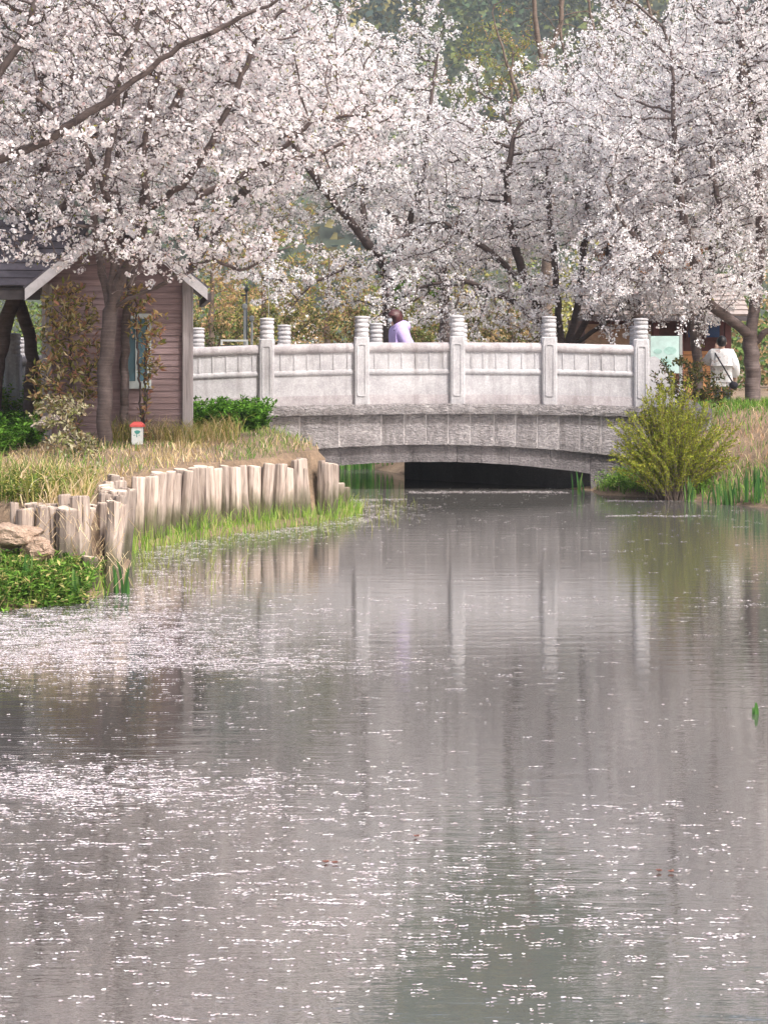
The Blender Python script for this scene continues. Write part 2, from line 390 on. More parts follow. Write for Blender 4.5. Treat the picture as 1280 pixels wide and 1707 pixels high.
# ------------------------------------------------------------------ trees: limbs drawn by hand, the rest grown towards the crown
def ell(c, r, n, shell=0.35):
    v = rand_dir(n)*(RNG.uniform(shell**3, 1, n)**(1/3))[:, None]; return np.asarray(c)+v*np.asarray(r)
def grow(seeds, att, step=0.16, kill=0.34, infl=2.2, iters=110, lift=0.06, jit=0.16):
    pos, par = [], []
    for si, pl in enumerate(seeds):
        pl = [np.asarray(p, float) for p in pl]
        if si == 0: pos.append(pl[0]); par.append(-1); last = 0
        else:
            A = np.array(pos); last = int(np.argmin(((A-pl[0])**2).sum(1)))
        for a, b in zip(pl[:-1], pl[1:]):
            m = max(1, int(np.linalg.norm(b-a)/step))
            for k in range(1, m+1):
                p = a+(b-a)*k/m+RNG.normal(0, 0.010, 3)
                pos.append(p); par.append(last); last = len(pos)-1
    nseed = len(pos)
    att = np.array(att); best = np.full(len(att), 1e9); bi = np.zeros(len(att), int)
    cap = 26000; PO = np.zeros((cap, 3)); PO[:nseed] = pos; cnt = nseed; PA = par[:]
    new = np.arange(nseed)
    for it in range(iters):
        if len(att) == 0 or cnt > cap-3000: break
        for s in range(0, len(new), 400):
            nn = new[s:s+400]
            d = np.linalg.norm(att[:, None, :]-PO[nn][None], axis=2); k = d.argmin(1); dm = d[np.arange(len(att)), k]
            u = dm < best; best[u] = dm[u]; bi[u] = nn[k[u]]
        keep = best > kill; att, best, bi = att[keep], best[keep], bi[keep]
        act = best < infl
        if not act.any():
            act = best <= best.min()+0.3 if len(best) else act
            if not len(best): break
        ids, inv = np.unique(bi[act], return_inverse=True)
        v = att[act]-PO[bi[act]]; v /= np.linalg.norm(v, axis=1, keepdims=True)+1e-9
        sm = np.zeros((len(ids), 3)); np.add.at(sm, inv, v)
        sm /= np.linalg.norm(sm, axis=1, keepdims=True)+1e-9
        sm += RNG.normal(0, jit, sm.shape); sm[:, 2] += lift; sm /= np.linalg.norm(sm, axis=1, keepdims=True)
        nw = PO[ids]+sm*step
        if cnt+len(nw) > cap: break
        PO[cnt:cnt+len(nw)] = nw; PA += list(ids); new = np.arange(cnt, cnt+len(nw)); cnt += len(nw)
    return PO[:cnt], np.array(PA), nseed
def tree_mesh(PO, PA, r_base, r_tip, name, off, min_seed=None, nseed=0, taper_seed=None):
    n = len(PO); tips = np.zeros(n); ch = np.zeros(n, int)
    np.add.at(ch, PA[PA >= 0], 1); tips[ch == 0] = 1
    for i in range(n-1, 0, -1):
        tips[PA[i]] += tips[i]
    p = math.log(r_base/r_tip)/math.log(max(3, tips[0]))
    rad = r_tip*np.maximum(tips, 1)**p
    if taper_seed is not None: rad[:nseed] = np.maximum(rad[:nseed], taper_seed)
    main = np.full(n, -1)
    for i in range(1, n):
        q_ = PA[i]
        if main[q_] < 0 or tips[i] > tips[main[q_]]: main[q_] = i
    dirv = PO-PO[np.maximum(PA, 0)]; dirv[0] = (0, 0, 1)
    # node direction = average with the main child
    dd = dirv.copy(); has = main >= 0; dd[has] += dirv[main[has]]
    dd /= np.linalg.norm(dd, axis=1, keepdims=True)+1e-9
    V = []; Fq = []; base = 0
    for big, sides in ((True, 9), (False, 4)):
        seg = np.where((PA >= 0) & ((rad > 0.028) == big))[0]
        if not len(seg): continue
        pr = PA[seg]; cont = main[pr] == seg
        r0 = np.where(cont, rad[pr], rad[seg]*1.25); r1 = rad[seg]
        d0 = np.where(cont[:, None], dd[pr], dirv[seg]); d1 = dd[seg]
        w = np.arange(sides)*2*math.pi/sides
        def ring(c, d, r):
            d = d/(np.linalg.norm(d, axis=1, keepdims=True)+1e-9)
            a = np.cross(d, np.array([[0.13, 0.97, 0.2]])); a /= np.linalg.norm(a, axis=1, keepdims=True)+1e-9; b = np.cross(d, a)
            return c[:, None]+r[:, None, None]*(a[:, None]*np.cos(w)[None, :, None]+b[:, None]*np.sin(w)[None, :, None])
        vv = np.concatenate([ring(PO[pr], d0, r0), ring(PO[seg], d1, r1)], 1)
        k = np.arange(sides); qd = np.stack([k, (k+1) % sides, sides+(k+1) % sides, sides+k], 1)
        Fq.append((base+np.arange(len(seg))[:, None, None]*2*sides+qd[None]).reshape(-1, 4))
        V.append(vv.reshape(-1, 3)); base += len(seg)*2*sides
    me = npmesh(name, np.concatenate(V)-off, 4, np.concatenate(Fq))
    return me, rad, tips
STAT = []
BLOOM = [(0.87,0.852,0.858),(0.845,0.815,0.822),(0.89,0.882,0.885),(0.81,0.762,0.772),(0.62,0.50,0.49)]
BW = [0.36,0.27,0.20,0.12,0.05]
def cherry(name, label, base, seeds, att, r_base, dens, fr, bark, leafy=0.05, group='blossoming cherry trees', kill=0.34, twig=0.16, lowcut=None, step=0.14, cheap=False):
    PO, PA, ns = grow(seeds, att, step=step, kill=kill)
    o = empty(name, tuple(base)); off = np.asarray(base, float)
    me, rad, tips = tree_mesh(PO, PA, r_base, 0.0070 if cheap else 0.0055, 'trunk', off, nseed=ns)
    tr = link('trunk', me, M[bark], o, smooth=True)
    thin = np.where(rad < 0.020)[0]; thin = thin[thin > 0]
    # side twigs
    nt_ = len(thin); start = PO[thin]
    C = []; Nr = []
    # blossom bunches: a few per node, each of several flowers
    per = dens
    nb = RNG.poisson(per, nt_)
    idx_ = np.repeat(np.arange(nt_), nb); m = len(idx_)
    off2 = rand_dir(m)*RNG.uniform(0.01, twig, m)[:, None]; off2[:, 2] *= 0.8
    bc = start[idx_]+off2
    nf = RNG.integers(4, 9, m); fi = np.repeat(np.arange(m), nf); k = len(fi)
    u = rand_dir(k); size = RNG.uniform(0.8, 1.3, m)[fi]
    C = bc[fi]+u*(0.034*size*fr/0.022)[:, None]
    Nn = u+0.35*rand_dir(k)
    if lowcut is not None:
        ok = C[:, 2] > lowcut(C[:, 0], C[:, 1]); C, Nn = C[ok], Nn[ok]; k = len(C)
    col = pal(k, BLOOM, BW, 0.07)
    STAT.append((label[:40], len(PO), k))
    if cheap: cm = leaves(C-off, rand_dir(k), Nn, fr*RNG.uniform(1.35, 2.05, k), fr*RNG.uniform(1.2, 1.8, k), col, 'crown')
    else: cm = flowers(C-off, Nn, fr*RNG.uniform(0.8, 1.25, k), col, 'crown')
    link('crown', cm, M['blossom'], o)
    # young leaves among the blossom
    nl = int(nt_*leafy*10)
    if nl > 0:
        pk = RNG.integers(0, nt_, nl); lc = start[pk]+rand_dir(nl)*RNG.uniform(0.02, 0.10, nl)[:, None]
        lm = leaves(lc-off, rand_dir(nl)+np.array([[0,0,0.4]]), rand_dir(nl), RNG.uniform(0.035, 0.075, nl), RNG.uniform(0.016, 0.03, nl),
                    pal(nl, [(0.19,0.20,0.045),(0.26,0.24,0.06),(0.24,0.13,0.06),(0.12,0.15,0.04)], [0.35,0.25,0.25,0.15], 0.2), 'young_leaves')
        link('young_leaves', lm, M['leaf'], o)
    # thin side twigs as real wood
    k2 = min(nt_, 2400); pk = RNG.permutation(nt_)[:k2]
    a = start[pk]; d = rand_dir(k2); d[:, 2] = np.abs(d[:, 2])*0.8+0.15; d /= np.linalg.norm(d, axis=1, keepdims=True)
    L = RNG.uniform(0.15, 0.50, k2)[:, None]; e = a+d*L; s1 = np.cross(d, rand_dir(k2)); s1 /= np.linalg.norm(s1, axis=1, keepdims=True); s2 = np.cross(d, s1)
    r_ = 0.0055
    V = np.stack([a+s1*r_, a-s1*r_*0.5+s2*r_*0.8, a-s1*r_*0.5-s2*r_*0.8, e], 1)
    b = np.arange(k2)[:, None]*4
    T = np.concatenate([b+np.array([[0,1,3]]), b+np.array([[1,2,3]]), b+np.array([[2,0,3]])], 1).reshape(-1)
    tw = link('twigs', npmesh('twigs', V.reshape(-1, 3)-off, 3, T), M['bark_dark'], o); tw['kind'] = 'stuff'
    tag(o, label, 'tree', group)
    return o, PO, rad

# ------------------------------------------------------------------ the bridge
YF = 28.0
XP = lambda px, d=YF: (px-640)/F*d
zc = lambda x: 1.40-0.0048*(x-1.05)**2
zb = lambda x: 0.74-0.021*(x-0.75)**2
zr = lambda x: 0.459-0.029*(x-0.75)**2
bridge = empty('stone_bridge', (1.05, YF, 0))
tag(bridge, 'grey granite footbridge with low arch and carved balustrade over the pond', 'bridge')
def stone_block(x0, x1, zlo, zhi, y, depth, nx_, nz_, amp, seed, wj=0.004):
    rg = np.random.default_rng(seed); mb = MB()
    xs = np.linspace(x0, x1, nx_+1); V = []
    for j in range(nz_+1):
        for i, x in enumerate(xs):
            t = j/nz_; z = zlo(x)*(1-t)+zhi(x)*t
            edge = (i in (0, nx_)) or (j in (0, nz_))
            dy = rg.uniform(0.3, 1.0)*amp*0.5 if edge else -rg.uniform(-0.2, 1.0)*amp
            jx = rg.normal(0, wj); jz = rg.normal(0, wj)
            V.append((x+jx*(0.5 if edge else 2), y+dy, z+jz*(0.5 if edge else 2)))
    w = nx_+1; nf = len(V)
    f = [(j*w+i, j*w+i+1, (j+1)*w+i+1, (j+1)*w+i) for j in range(nz_) for i in range(nx_)]
    loop = [i for i in range(w)]+[j*w+nx_ for j in range(1, nz_+1)]+[nz_*w+i for i in range(nx_-1, -1, -1)]+[j*w for j in range(nz_-1, 0, -1)]
    V += [(V[i][0], y+depth, V[i][2]) for i in loop]
    m = len(loop)
    f += [(loop[(k+1) % m], loop[k], nf+k, nf+(k+1) % m) for k in range(m)]
    f += [tuple(nf+k for k in range(m))]
    return mb.add(V, f)
xl, xr = -6.2, 5.25
# core behind the facing stones: its face shows only in the joints
def curve_slab(x0, x1, lo, hi, y0, y1, n=48):
    mb = MB(); xs = np.linspace(x0, x1, n+1); V = []
    for x in xs: V += [(x, y0, lo(x)), (x, y1, lo(x)), (x, y1, hi(x)), (x, y0, hi(x))]
    f = [(4*i+k, 4*i+(k+1) % 4, 4*i+4+(k+1) % 4, 4*i+4+k) for i in range(n) for k in range(4)]
    return mb.add(V, f+[(0,1,2,3), (4*n+3,4*n+2,4*n+1,4*n)])
curve_slab(xl, xr, lambda x: max(zb(x)+0.012, 0.22), lambda x: zc(x)-0.17, YF-0.036, YF+0.14).build('mortar_core', M['mortar'], bridge)
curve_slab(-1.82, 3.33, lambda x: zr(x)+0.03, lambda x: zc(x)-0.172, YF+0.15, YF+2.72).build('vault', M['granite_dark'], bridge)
curve_slab(xl, xr, lambda x: zc(x)-0.168, lambda x: zc(x)-0.085, YF+0.26, YF+2.62).build('deck', M['paving'], bridge)
jf = [XP(p) for p in (-0, 60, 120, 180, 240, 300, 352, 402, 450, 500, 566, 636, 674, 710, 747, 784, 823, 859, 895, 931, 966, 1001, 1037, 1075, 1115, 1160, 1183)]
for i, (a, b) in enumerate(zip(jf[:-1], jf[1:])):
    g = 0.011
    stone_block(a+g, b-g, lambda x: max(zb(x), 0.24 if x > 4 or x < -2.6 else zb(x)), lambda x: zc(x)-0.175, YF-0.05, 0.06, 6, 6, 0.020, 100+i).build('facing_stone', M['granite_rough'], bridge)
jr = [XP(p) for p in (452, 520, 568, 616, 688, 762, 803, 849, 918, 985)]
for i, (a, b) in enumerate(zip(jr[:-1], jr[1:])):
    stone_block(a+0.004, b-0.004, zr, lambda x: zb(x)+0.04, YF+0.045, 0.10, 6, 3, 0.010, 200+i).build('arch_stone', M['granite_dark'], bridge)
jc = [XP(p) for p in (0, 150, 300, 452, 610, 748, 880, 990, 1110, 1184)]
for i, (a, b) in enumerate(zip(jc[:-1], jc[1:])):
    stone_block(a+0.002, b-0.002, lambda x: zc(x)-0.165, zc, YF-0.155, 0.42, 14, 3, 0.022, 300+i, 0.006).build('cornice_stone', M['granite_rough'], bridge)
# abutments
for i, (a, b) in enumerate(((3.335, 3.80), (3.81, 4.6), (-2.6, -1.83), (-3.4, -2.61))):
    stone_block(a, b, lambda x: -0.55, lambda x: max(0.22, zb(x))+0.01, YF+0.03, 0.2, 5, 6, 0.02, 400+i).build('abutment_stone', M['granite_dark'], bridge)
MB().prism([(3.332, YF+0.16), (0.36, YF+2.7), (3.9, YF+2.7), (3.9, YF+0.16)], 'z', -0.6, 0.62).build('channel_wall', M['shade_toned_wet_stone'], bridge)
MB().prism([(-1.83, YF+0.16), (-2.6, YF+0.16), (-5.6, YF+2.7), (-4.7, YF+2.7)], 'z', -0.6, 0.62).build('channel_wall', M['shade_toned_wet_stone'], bridge)
curve_slab(xl, xr, lambda x: max(zr(x)+0.1, 0.25), lambda x: zc(x)-0.02, YF+2.73, YF+2.98).build('rear_face', M['granite_rough'], bridge)

PW, PHT = 0.245, 1.09
CAP = [(0,.108),(.006,.117),(.055,.113),(.068,.106),(.076,.106),(.084,.116),(.098,.119),(.125,.113),(.140,.104),(.150,.104),(.160,.117),(.185,.123),(.205,.116),(.222,.104),(.232,.104),(.243,.115),(.268,.117),(.288,.108),(.296,.108),(.304,.121),(.322,.122),(.330,.108),(.338,.05)]
def post_meshes():
    w = PW/2; sh = MB(); b = 0.022
    oc = lambda w_, b_: [(-w_+b_,-w_),(w_-b_,-w_),(w_,-w_+b_),(w_,w_-b_),(w_-b_,w_),(-w_+b_,w_),(-w_,w_-b_),(-w_,-w_+b_)]
    levels = [(-0.02, w, b), (PHT-0.16, w, b), (PHT-0.155, w, b), (PHT-0.02, w, 0.04), (PHT, w-0.012, 0.045)]
    V = [(x, y, z) for z, w_, b_ in levels for x, y in oc(w_, b_)]
    f = [(i*8+k, i*8+(k+1) % 8, i*8+8+(k+1) % 8, i*8+8+k) for i in range(len(levels)-1) for k in range(8)]
    sh.add(V, f+[tuple(range(7,-1,-1)), tuple(len(V)-8+k for k in range(8))])
    cp = MB().lathe((0,0,PHT-0.002), CAP, 20)
    bd = MB()
    def rr(hw, z0, z1, rad):
        pts = []
        for cx, cz_, a0 in ((hw-rad, z1-rad, 0), (-hw+rad, z1-rad, 90), (-hw+rad, z0+rad, 180), (hw-rad, z0+rad, 270)):
            for k in range(4): a = R(a0+k*30); pts.append((cx+rad*math.cos(a), cz_+rad*math.sin(a)))
        return pts
    o_, i_ = rr(0.073, 0.13, 0.98, 0.035), rr(0.054, 0.150, 0.960, 0.024); n = len(o_); y0, y1 = -w-0.013, -w+0.004
    V = [(x,y1,z) for x,z in o_]+[(x,y0,z) for x,z in o_]+[(x,y0,z) for x,z in i_]+[(x,y1,z) for x,z in i_]
    f = [(a*n+k, a*n+(k+1) % n, (a+1)*n+(k+1) % n, (a+1)*n+k) for a in range(3) for k in range(n)]
    bd.add(V, f)
    return sh.mesh('post'), cp.mesh('cap'), bd.mesh('carved_border')
PM = post_meshes(); PM[1].shade_smooth()
import bmesh
def add_post(parent, x, y, z, rz=0.0, border=True):
    o = link('post', PM[0], M['granite'], parent); o.location = Vector((x, y, z))-Vector(org(parent)); o.rotation_euler = (0, 0, rz)
    c = link('cap', PM[1], M['granite'], o); c.rotation_euler = (0, 0, random.uniform(0, 1))
    if border: link('carved_border', PM[2], M['granite'], o)
    return o
def add_panel(parent, x0, x1, y, zA, zB, ribs=True):
    """balustrade bay from post to post; the bay leans with the bridge's camber"""
    zl_ = lambda x: zA+(zB-zA)*(x-x0)/(x1-x0)
    ty = y
    def slab(za, zb_, y0, y1): return curve_slab(x0, x1, lambda x: zl_(x)+za, lambda x: zl_(x)+zb_, y0, y1, 1)
    p = slab(0.14, 0.84, ty-0.062, ty+0.062).build('panel', M['granite'], parent)
    def rail(zm, hh, hd, nm, mt, over=0.0):
        n = 14; mb = MB(); V = []
        for x in np.linspace(x0, x1, 5):
            sag = random.uniform(-0.002, 0.002)
            for k in range(n):
                a = 2*math.pi*k/n; cs, sn = math.cos(a), math.sin(a)
                V.append((x, ty+hd*np.sign(cs)*abs(cs)**0.75, zl_(x)+zm+sag+hh*np.sign(sn)*abs(sn)**0.75))
        f = [(i*n+k, i*n+(k+1) % n, i*n+n+(k+1) % n, i*n+n+k) for i in range(4) for k in range(n)]
        return mb.add(V, f).build(nm, mt, p, smooth=True)
    rail(0.905, 0.085, 0.105, 'top_rail', M['granite_rail']); rail(0.515, 0.058, 0.088, 'middle_rail', M['granite'])
    slab(-0.005, 0.150, ty-0.078, ty+0.07).build('base_stone', M['granite_rail'], p)
    if ribs:
        w = (x1-x0); k = 6
        for i in range(k):
            xx = x0+w*(i+0.5)/k+random.uniform(-0.008, 0.008)
            curve_slab(xx-0.011, xx+0.011, lambda x: zl_(x)+0.565, lambda x: zl_(x)+0.83, ty-0.074, ty-0.058, 1).build('rib', M['granite'], p)
    return p
YP = YF+0.10
pxs = [(-26-640)/F*YP, (131-640)/F*YP]+[XP(p, YP) for p in (288, 445, 603, 762, 915, 1068)]
for x in pxs: add_post(bridge, x, YP, zc(x)-0.002)
for a, b in zip(pxs[:-1], pxs[1:]): add_panel(bridge, a+PW/2-0.006, b-PW/2+0.006, YP+0.015, zc(a), zc(b))
YR = YF+2.78
rxs = [XP(p, YR) for p in (36, 183, 330, 474, 627, 768, 912, 1060)]
for x in rxs: add_post(bridge, x, YR, zc(x)-0.06, border=False)
for a, b in zip(rxs[:-1], rxs[1:]): add_panel(bridge, a+PW/2-0.006, b-PW/2+0.006, YR, zc(a)-0.05, zc(b)-0.05, ribs=False)
# scroll stone that ends the balustrade on the bush side
x0 = pxs[-1]+PW/2-0.004
pr = [(x0, 1.0), (x0, 2.14), (x0+0.10, 2.16), (x0+0.20, 2.10), (x0+0.27, 1.97), (x0+0.33, 1.93), (x0+0.40, 1.84), (x0+0.45, 1.72), (x0+0.52, 1.68), (x0+0.60, 1.60), (x0+0.66, 1.46), (x0+0.78, 1.42), (x0+0.90, 1.30), (x0+0.98, 1.12), (x0+0.98, 1.0)]
MB().prism(pr, 'y', YP-0.07, YP+0.07).build('scroll_stone', M['granite'], bridge)
# lone stone post at the other bank
gp = empty('stone_post', tuple(np.append(P(22, 700, 27.2)[:2], 0.98)))
tag(gp, 'pale carved stone post beside the hut, half hidden by brown shrub', 'post')
add_post(gp, *(org(gp)+np.array([0,0,0.12])))
MB().box((-0.17,-0.17,-0.05), (0.17,0.17,0.125), 0.02).build('plinth', M['granite_rough'], gp, local=True)

# ------------------------------------------------------------------ log retaining wall
pal_path = [np.array(p) for p in [(-3.36,15.92),(-2.50,15.80),(-2.60,16.5),(-3.02,19.3),(-2.15,21.3),(-1.1,22.75),(-.72,23.2)]]
wall = empty('log_retaining_wall', (-2.6, 19.5, 0))
tag(wall, 'uneven palisade of pale upright logs holding up the grassy bank', 'retaining wall')
seglen = [np.linalg.norm(b-a) for a, b in zip(pal_path[:-1], pal_path[1:])]
def along(s):
    for a, b, l in zip(pal_path[:-1], pal_path[1:], seglen):
        if s <= l: return a+(b-a)*s/l, (b-a)/l
        s -= l
    return pal_path[-1], (b-a)/l
def log(parent, x, y, z0, z1, r, lean, rg, notch=True):
    n = 10; mb = MB(); V = []
    ph = rg.uniform(0, 6.28); el = rg.uniform(0.85, 1.0)
    rows = [(z0, 0.98), (z0+(z1-z0)*0.35, 1.0+rg.uniform(-.05,.05)), (z0+(z1-z0)*0.7, 1.0+rg.uniform(-.05,.05)), (z1-0.015, 0.99), (z1, 0.90)]
    wv = rg.normal(0, 0.035, n)
    for j, (z, k) in enumerate(rows):
        for i in range(n):
            a = ph+2*math.pi*i/n; rr = r*k*(1+wv[i])
            tilt = 0.03*math.sin(a+ph) if j >= 3 else 0
            t = (z-z0)/(z1-z0)
            V.append((rr*math.cos(a)+lean[0]*t, rr*el*math.sin(a)+lean[1]*t, z-z0+tilt*r*4))
    m = len(rows)
    f = [(j*n+i, j*n+(i+1) % n, (j+1)*n+(i+1) % n, (j+1)*n+i) for j in range(m-1) for i in range(n)]
    f += [tuple((m-1)*n+i for i in range(n))]
    mb.add(V, f)
    me = mb.mesh('log'); o = link('log', me, M['log'], parent)
    me.materials.append(M['log_end'])
    me.polygons[len(me.polygons)-1].material_index = 1
    o.location = Vector((x, y, z0))-Vector(org(parent))
    return o
rg = np.random.default_rng(5)
s = 0.0; tot = sum(seglen)
while s < tot:
    p, t = along(s); r = rg.choice([rg.uniform(0.045, 0.065), rg.uniform(0.07, 0.095), rg.uniform(0.095, 0.118)], p=[.35,.45,.2])
    if rg.random() < 0.12: r *= 0.7
    top = 0.79+rg.normal(0, 0.035)+0.018*max(0, p[1]-20)
    if p[1] > 21.2: top -= 0.05
    if p[1] > 22.3: top -= 0.05
    nrm = np.array([t[1], -t[0]]); o2 = rg.normal(0, 0.035)
    ln = rg.normal(0, 0.045, 2)
    if rg.random() < 0.13: ln = np.array([rg.uniform(0.08, 0.16), 0.0])
    log(wall, p[0]+nrm[0]*o2, p[1]+nrm[1]*o2, -0.35, top, r, ln, rg)
    s += r*rg.uniform(1.7, 2.15)
for k in range(12):                    # doubled logs behind the near corner, and low ones
    x = -3.25+0.062*k*1.05; log(wall, x, 16.04+rg.normal(0,.03), -0.2, 0.78+rg.normal(0,.05), rg.uniform(.05,.08), rg.normal(0,.02,2), rg)
for px, py, r in ((517, 807, .105), (532, 802, .08), (552, 804, .085), (569, 806, .08), (575, 812, .07), (545, 815, .06)):
    d = 24.0+rg.uniform(-.15,.15); w = P(px, py, d); log(wall, w[0], w[1], -0.4, w[2], r, rg.normal(0,.03,2), rg)
w = P(160, 905, 15.75); log(wall, w[0]-.02, w[1]-.08, -0.3, 0.33, 0.085, np.array([-.03,0]), rg)

# ------------------------------------------------------------------ the hut
HG = 0.93
hut = empty('wooden_hut', ((322-640)/F*24.8, 24.8, HG), R(8))
tag(hut, 'small purple-brown clapboard hut with steep gable and dark roof', 'hut')
hl, hw_, eave, apx, apz = -2.12, 0.0, 2.22, -1.06, 3.22-0.02       # local metres: left edge, right edge, eave height, apex
slope = (apz-eave-0.02)/1.06
roofz = lambda x: apz-abs(x-apx)*0.86
wl = MB().box((hl+0.01, 0.06, -0.2), (-0.01, 0.16, eave)).prism([(hl+0.01, eave), (-0.01, eave), (apx, apz-0.08)], 'y', 0.061, 0.159).build('wall', M['siding'], hut, local=True)
z = -0.06; k = 0
while z < apz-0.12:
    h = 0.088; top = min(z+h, apz-0.1)
    def ext(zz):
        if zz <= eave-0.1: return hl, -0.0
        dx = max(0.02, (apz-0.07-zz)/0.86); return max(hl, apx-dx), min(0.0, apx+dx)
    a0, a1 = ext(z); b0, b1 = ext(top)
    segs = [(a0, a1, b0, b1)]
    wx0, wx1, wz0, wz1 = -0.98, -0.60, 0.83, 1.80
    if z < wz1 and top > wz0: segs = [(a0, wx0, b0, wx0), (wx1, a1, wx1, b1)]
    for (p0, p1, q0, q1) in segs:
        mb = MB(); jy = random.uniform(-.002, .002)
        mb.add([(p0,0.034+jy,z),(p1,0.034+jy,z),(q1,0.046+jy,top-0.004),(q0,0.046+jy,top-0.004),(p0,0.06,z),(p1,0.06,z),(q1,0.06,top-0.004),(q0,0.06,top-0.004)],
               [(0,1,2,3),(4,7,6,5),(0,4,5,1),(3,2,6,7),(0,3,7,4),(1,5,6,2)])
        mb.build('plank', M['siding'], wl, local=True)
    z += h
MB().box((hl+0.01, 0.16, -0.2), (hl+0.1, 2.3, eave)).box((-0.1, 0.16, -0.2), (-0.012, 2.3, eave)).box((hl+0.1, 2.2, -0.2), (-0.1, 2.3, eave)).build('side_walls', M['siding'], hut, local=True)
MB().box((-0.155, -0.05, -0.25), (0.0, 0.08, 2.3), 0.01).build('corner_post', M['post_wood'], hut, local=True)
MB().box((hl, -0.05, -0.25), (hl+0.14, 0.08, 2.26), 0.01).build('corner_post', M['post_wood'], hut, local=True)
win = MB().box((-0.99,0.0,0.80), (-0.59,0.05,0.87)).box((-0.99,0.0,1.76), (-0.59,0.05,1.83)).box((-0.99,0.001,0.87), (-0.93,0.051,1.76)).box((-0.65,0.001,0.87), (-0.59,0.051,1.76)).box((-0.815,0.008,0.87), (-0.785,0.045,1.76)).build('window', M['window_frame'], hut, local=True)
for a, b in ((-0.93,-0.815), (-0.785,-0.65)): MB().box((a,0.03,0.87), (b,0.04,1.76)).build('pane', M['glass'], win, local=True)
MB().box((-1.02,-0.03,0.765), (-0.56,0.05,0.80)).build('sill', M['window_frame'], win, local=True)
# gable roof of overlapping boards
def slope_boards(parent, p0, p1, q0, q1, n, thick=0.022, nm='roof_board', mat=None):
    """courses between eave line p0-p1 and ridge line q0-q1 (local points)"""
    p0, p1, q0, q1 = map(Vector, (p0, p1, q0, q1)); nor = (p1-p0).cross(q0-p0).normalized()
    if nor.z < 0: nor = -nor
    for i in range(n):
        a, b = i/n, min(1.0, (i+1.18)/n)
        A, B, C_, D_ = p0.lerp(q0, a), p1.lerp(q1, a), p1.lerp(q1, b), p0.lerp(q0, b)
        lift = nor*thick
        V = [A+lift*0.9, B+lift*0.9, C_, D_, A+lift*1.9, B+lift*1.9, C_+lift, D_+lift]
        MB().add(V, [(0,1,2,3),(4,7,6,5),(0,4,5,1),(3,2,6,7),(0,3,7,4),(1,5,6,2)]).build(nm, mat or M['roofing'], parent, local=True)
ov, fr_ = 0.20, -0.36
eR, eL = 0.19, hl-0.21
rz = lambda x: apz+0.02-abs(x-apx)*0.84
gr = MB().add([(eR,fr_+.03,rz(eR)-.03),(apx,fr_+.03,rz(apx)-.03),(eL,fr_+.03,rz(eL)-.03),(eR,2.5,rz(eR)-.03),(apx,2.5,rz(apx)-.03),(eL,2.5,rz(eL)-.03),
               (eR,fr_+.03,rz(eR)-.01),(apx,fr_+.03,rz(apx)-.01),(eL,fr_+.03,rz(eL)-.01),(eR,2.5,rz(eR)-.01),(apx,2.5,rz(apx)-.01),(eL,2.5,rz(eL)-.01)],
              [(0,1,4,3),(1,2,5,4),(6,9,10,7),(7,10,11,8),(0,3,9,6),(2,8,11,5),(0,6,7,1),(1,7,8,2),(3,4,10,9),(4,5,11,10)]).build('roof', M['dark_beam'], hut, local=True)
slope_boards(gr, (eR,fr_,rz(eR)), (eR,2.55,rz(eR)), (apx,fr_,rz(apx)), (apx,2.55,rz(apx)), 11)
slope_boards(gr, (eL,2.55,rz(eL)), (eL,fr_,rz(eL)), (apx,2.55,rz(apx)), (apx,fr_,rz(apx)), 11)
for e in (eR, eL):                      # barge boards
    MB().prism([(e, rz(e)-0.155), (e, rz(e)+0.01), (apx, rz(apx)+0.01), (apx, rz(apx)-0.17)], 'y', fr_-0.03, fr_-0.002).build('barge_board', M['barge'], gr, local=True)
MB().box((eR-0.02, fr_, rz(eR)-0.17), (eR+0.05, 2.5, rz(eR)-0.06)).build('gutter', M['dark_beam'], gr, local=True)
# lower wing: open shelter roof
wr = MB().add([(-5.4,-0.02,2.19),(hl-0.03,-0.02,2.19),(apx-0.4,1.30,3.20),(-5.4,1.30,3.20),(-5.4,-0.02,2.16),(hl-0.03,-0.02,2.16),(apx-0.4,1.30,3.17),(-5.4,1.30,3.17)],
              [(0,1,2,3),(4,7,6,5),(0,4,5,1),(3,2,6,7),(0,3,7,4),(1,5,6,2)]).build('wing_roof', M['dark_beam'], hut, local=True)
slope_boards(wr, (-5.4,-0.06,2.19), (hl-0.03,-0.06,2.19), (-5.4,1.30,3.225), (apx-0.5,1.30,3.225), 9)
slope_boards(wr, (-5.4,2.6,2.19), (apx-0.5,2.6,2.19), (-5.4,1.30,3.225), (apx-0.5,1.30,3.225), 7)
MB().box((-5.4,-0.05,2.02), (hl-0.02,0.06,2.15)).build('eave_beam', M['dark_beam'], hut, local=True)
for x in (-5.2,): MB().box((x,0.0,-0.3), (x+0.13,0.13,2.02), 0.01).build('shelter_post', M['post_wood'], hut, local=True)

# ------------------------------------------------------------------ small marker by the hut
w = P(229, 752, 24.0); zz = float(hz(w[0], w[1]))
mk = empty('trail_marker', (w[0], w[1], zz)); tag(mk, 'small white marker box with red roof cap and green tree emblem', 'marker')
MB().box((-.075,-.06,-.05), (.075,.06,.235), 0.006).build('body', M['white_paint'], mk, local=True)
cp = MB(); cp.add([(-.095,-.08,.237),(.095,-.08,.237),(.095,.08,.237),(-.095,.08,.237),(-.095,-.08,.262),(.095,-.08,.262),(.095,.08,.262),(-.095,.08,.262),(-.05,-.035,.305),(.05,-.035,.305),(.05,.035,.305),(-.05,.035,.305)],
       [(3,2,1,0),(0,1,5,4),(1,2,6,5),(2,3,7,6),(3,0,4,7),(4,5,9,8),(5,6,10,9),(6,7,11,10),(7,4,8,11),(8,9,10,11)]); cp.build('cap', M['red_paint'], mk, local=True)
em = MB()
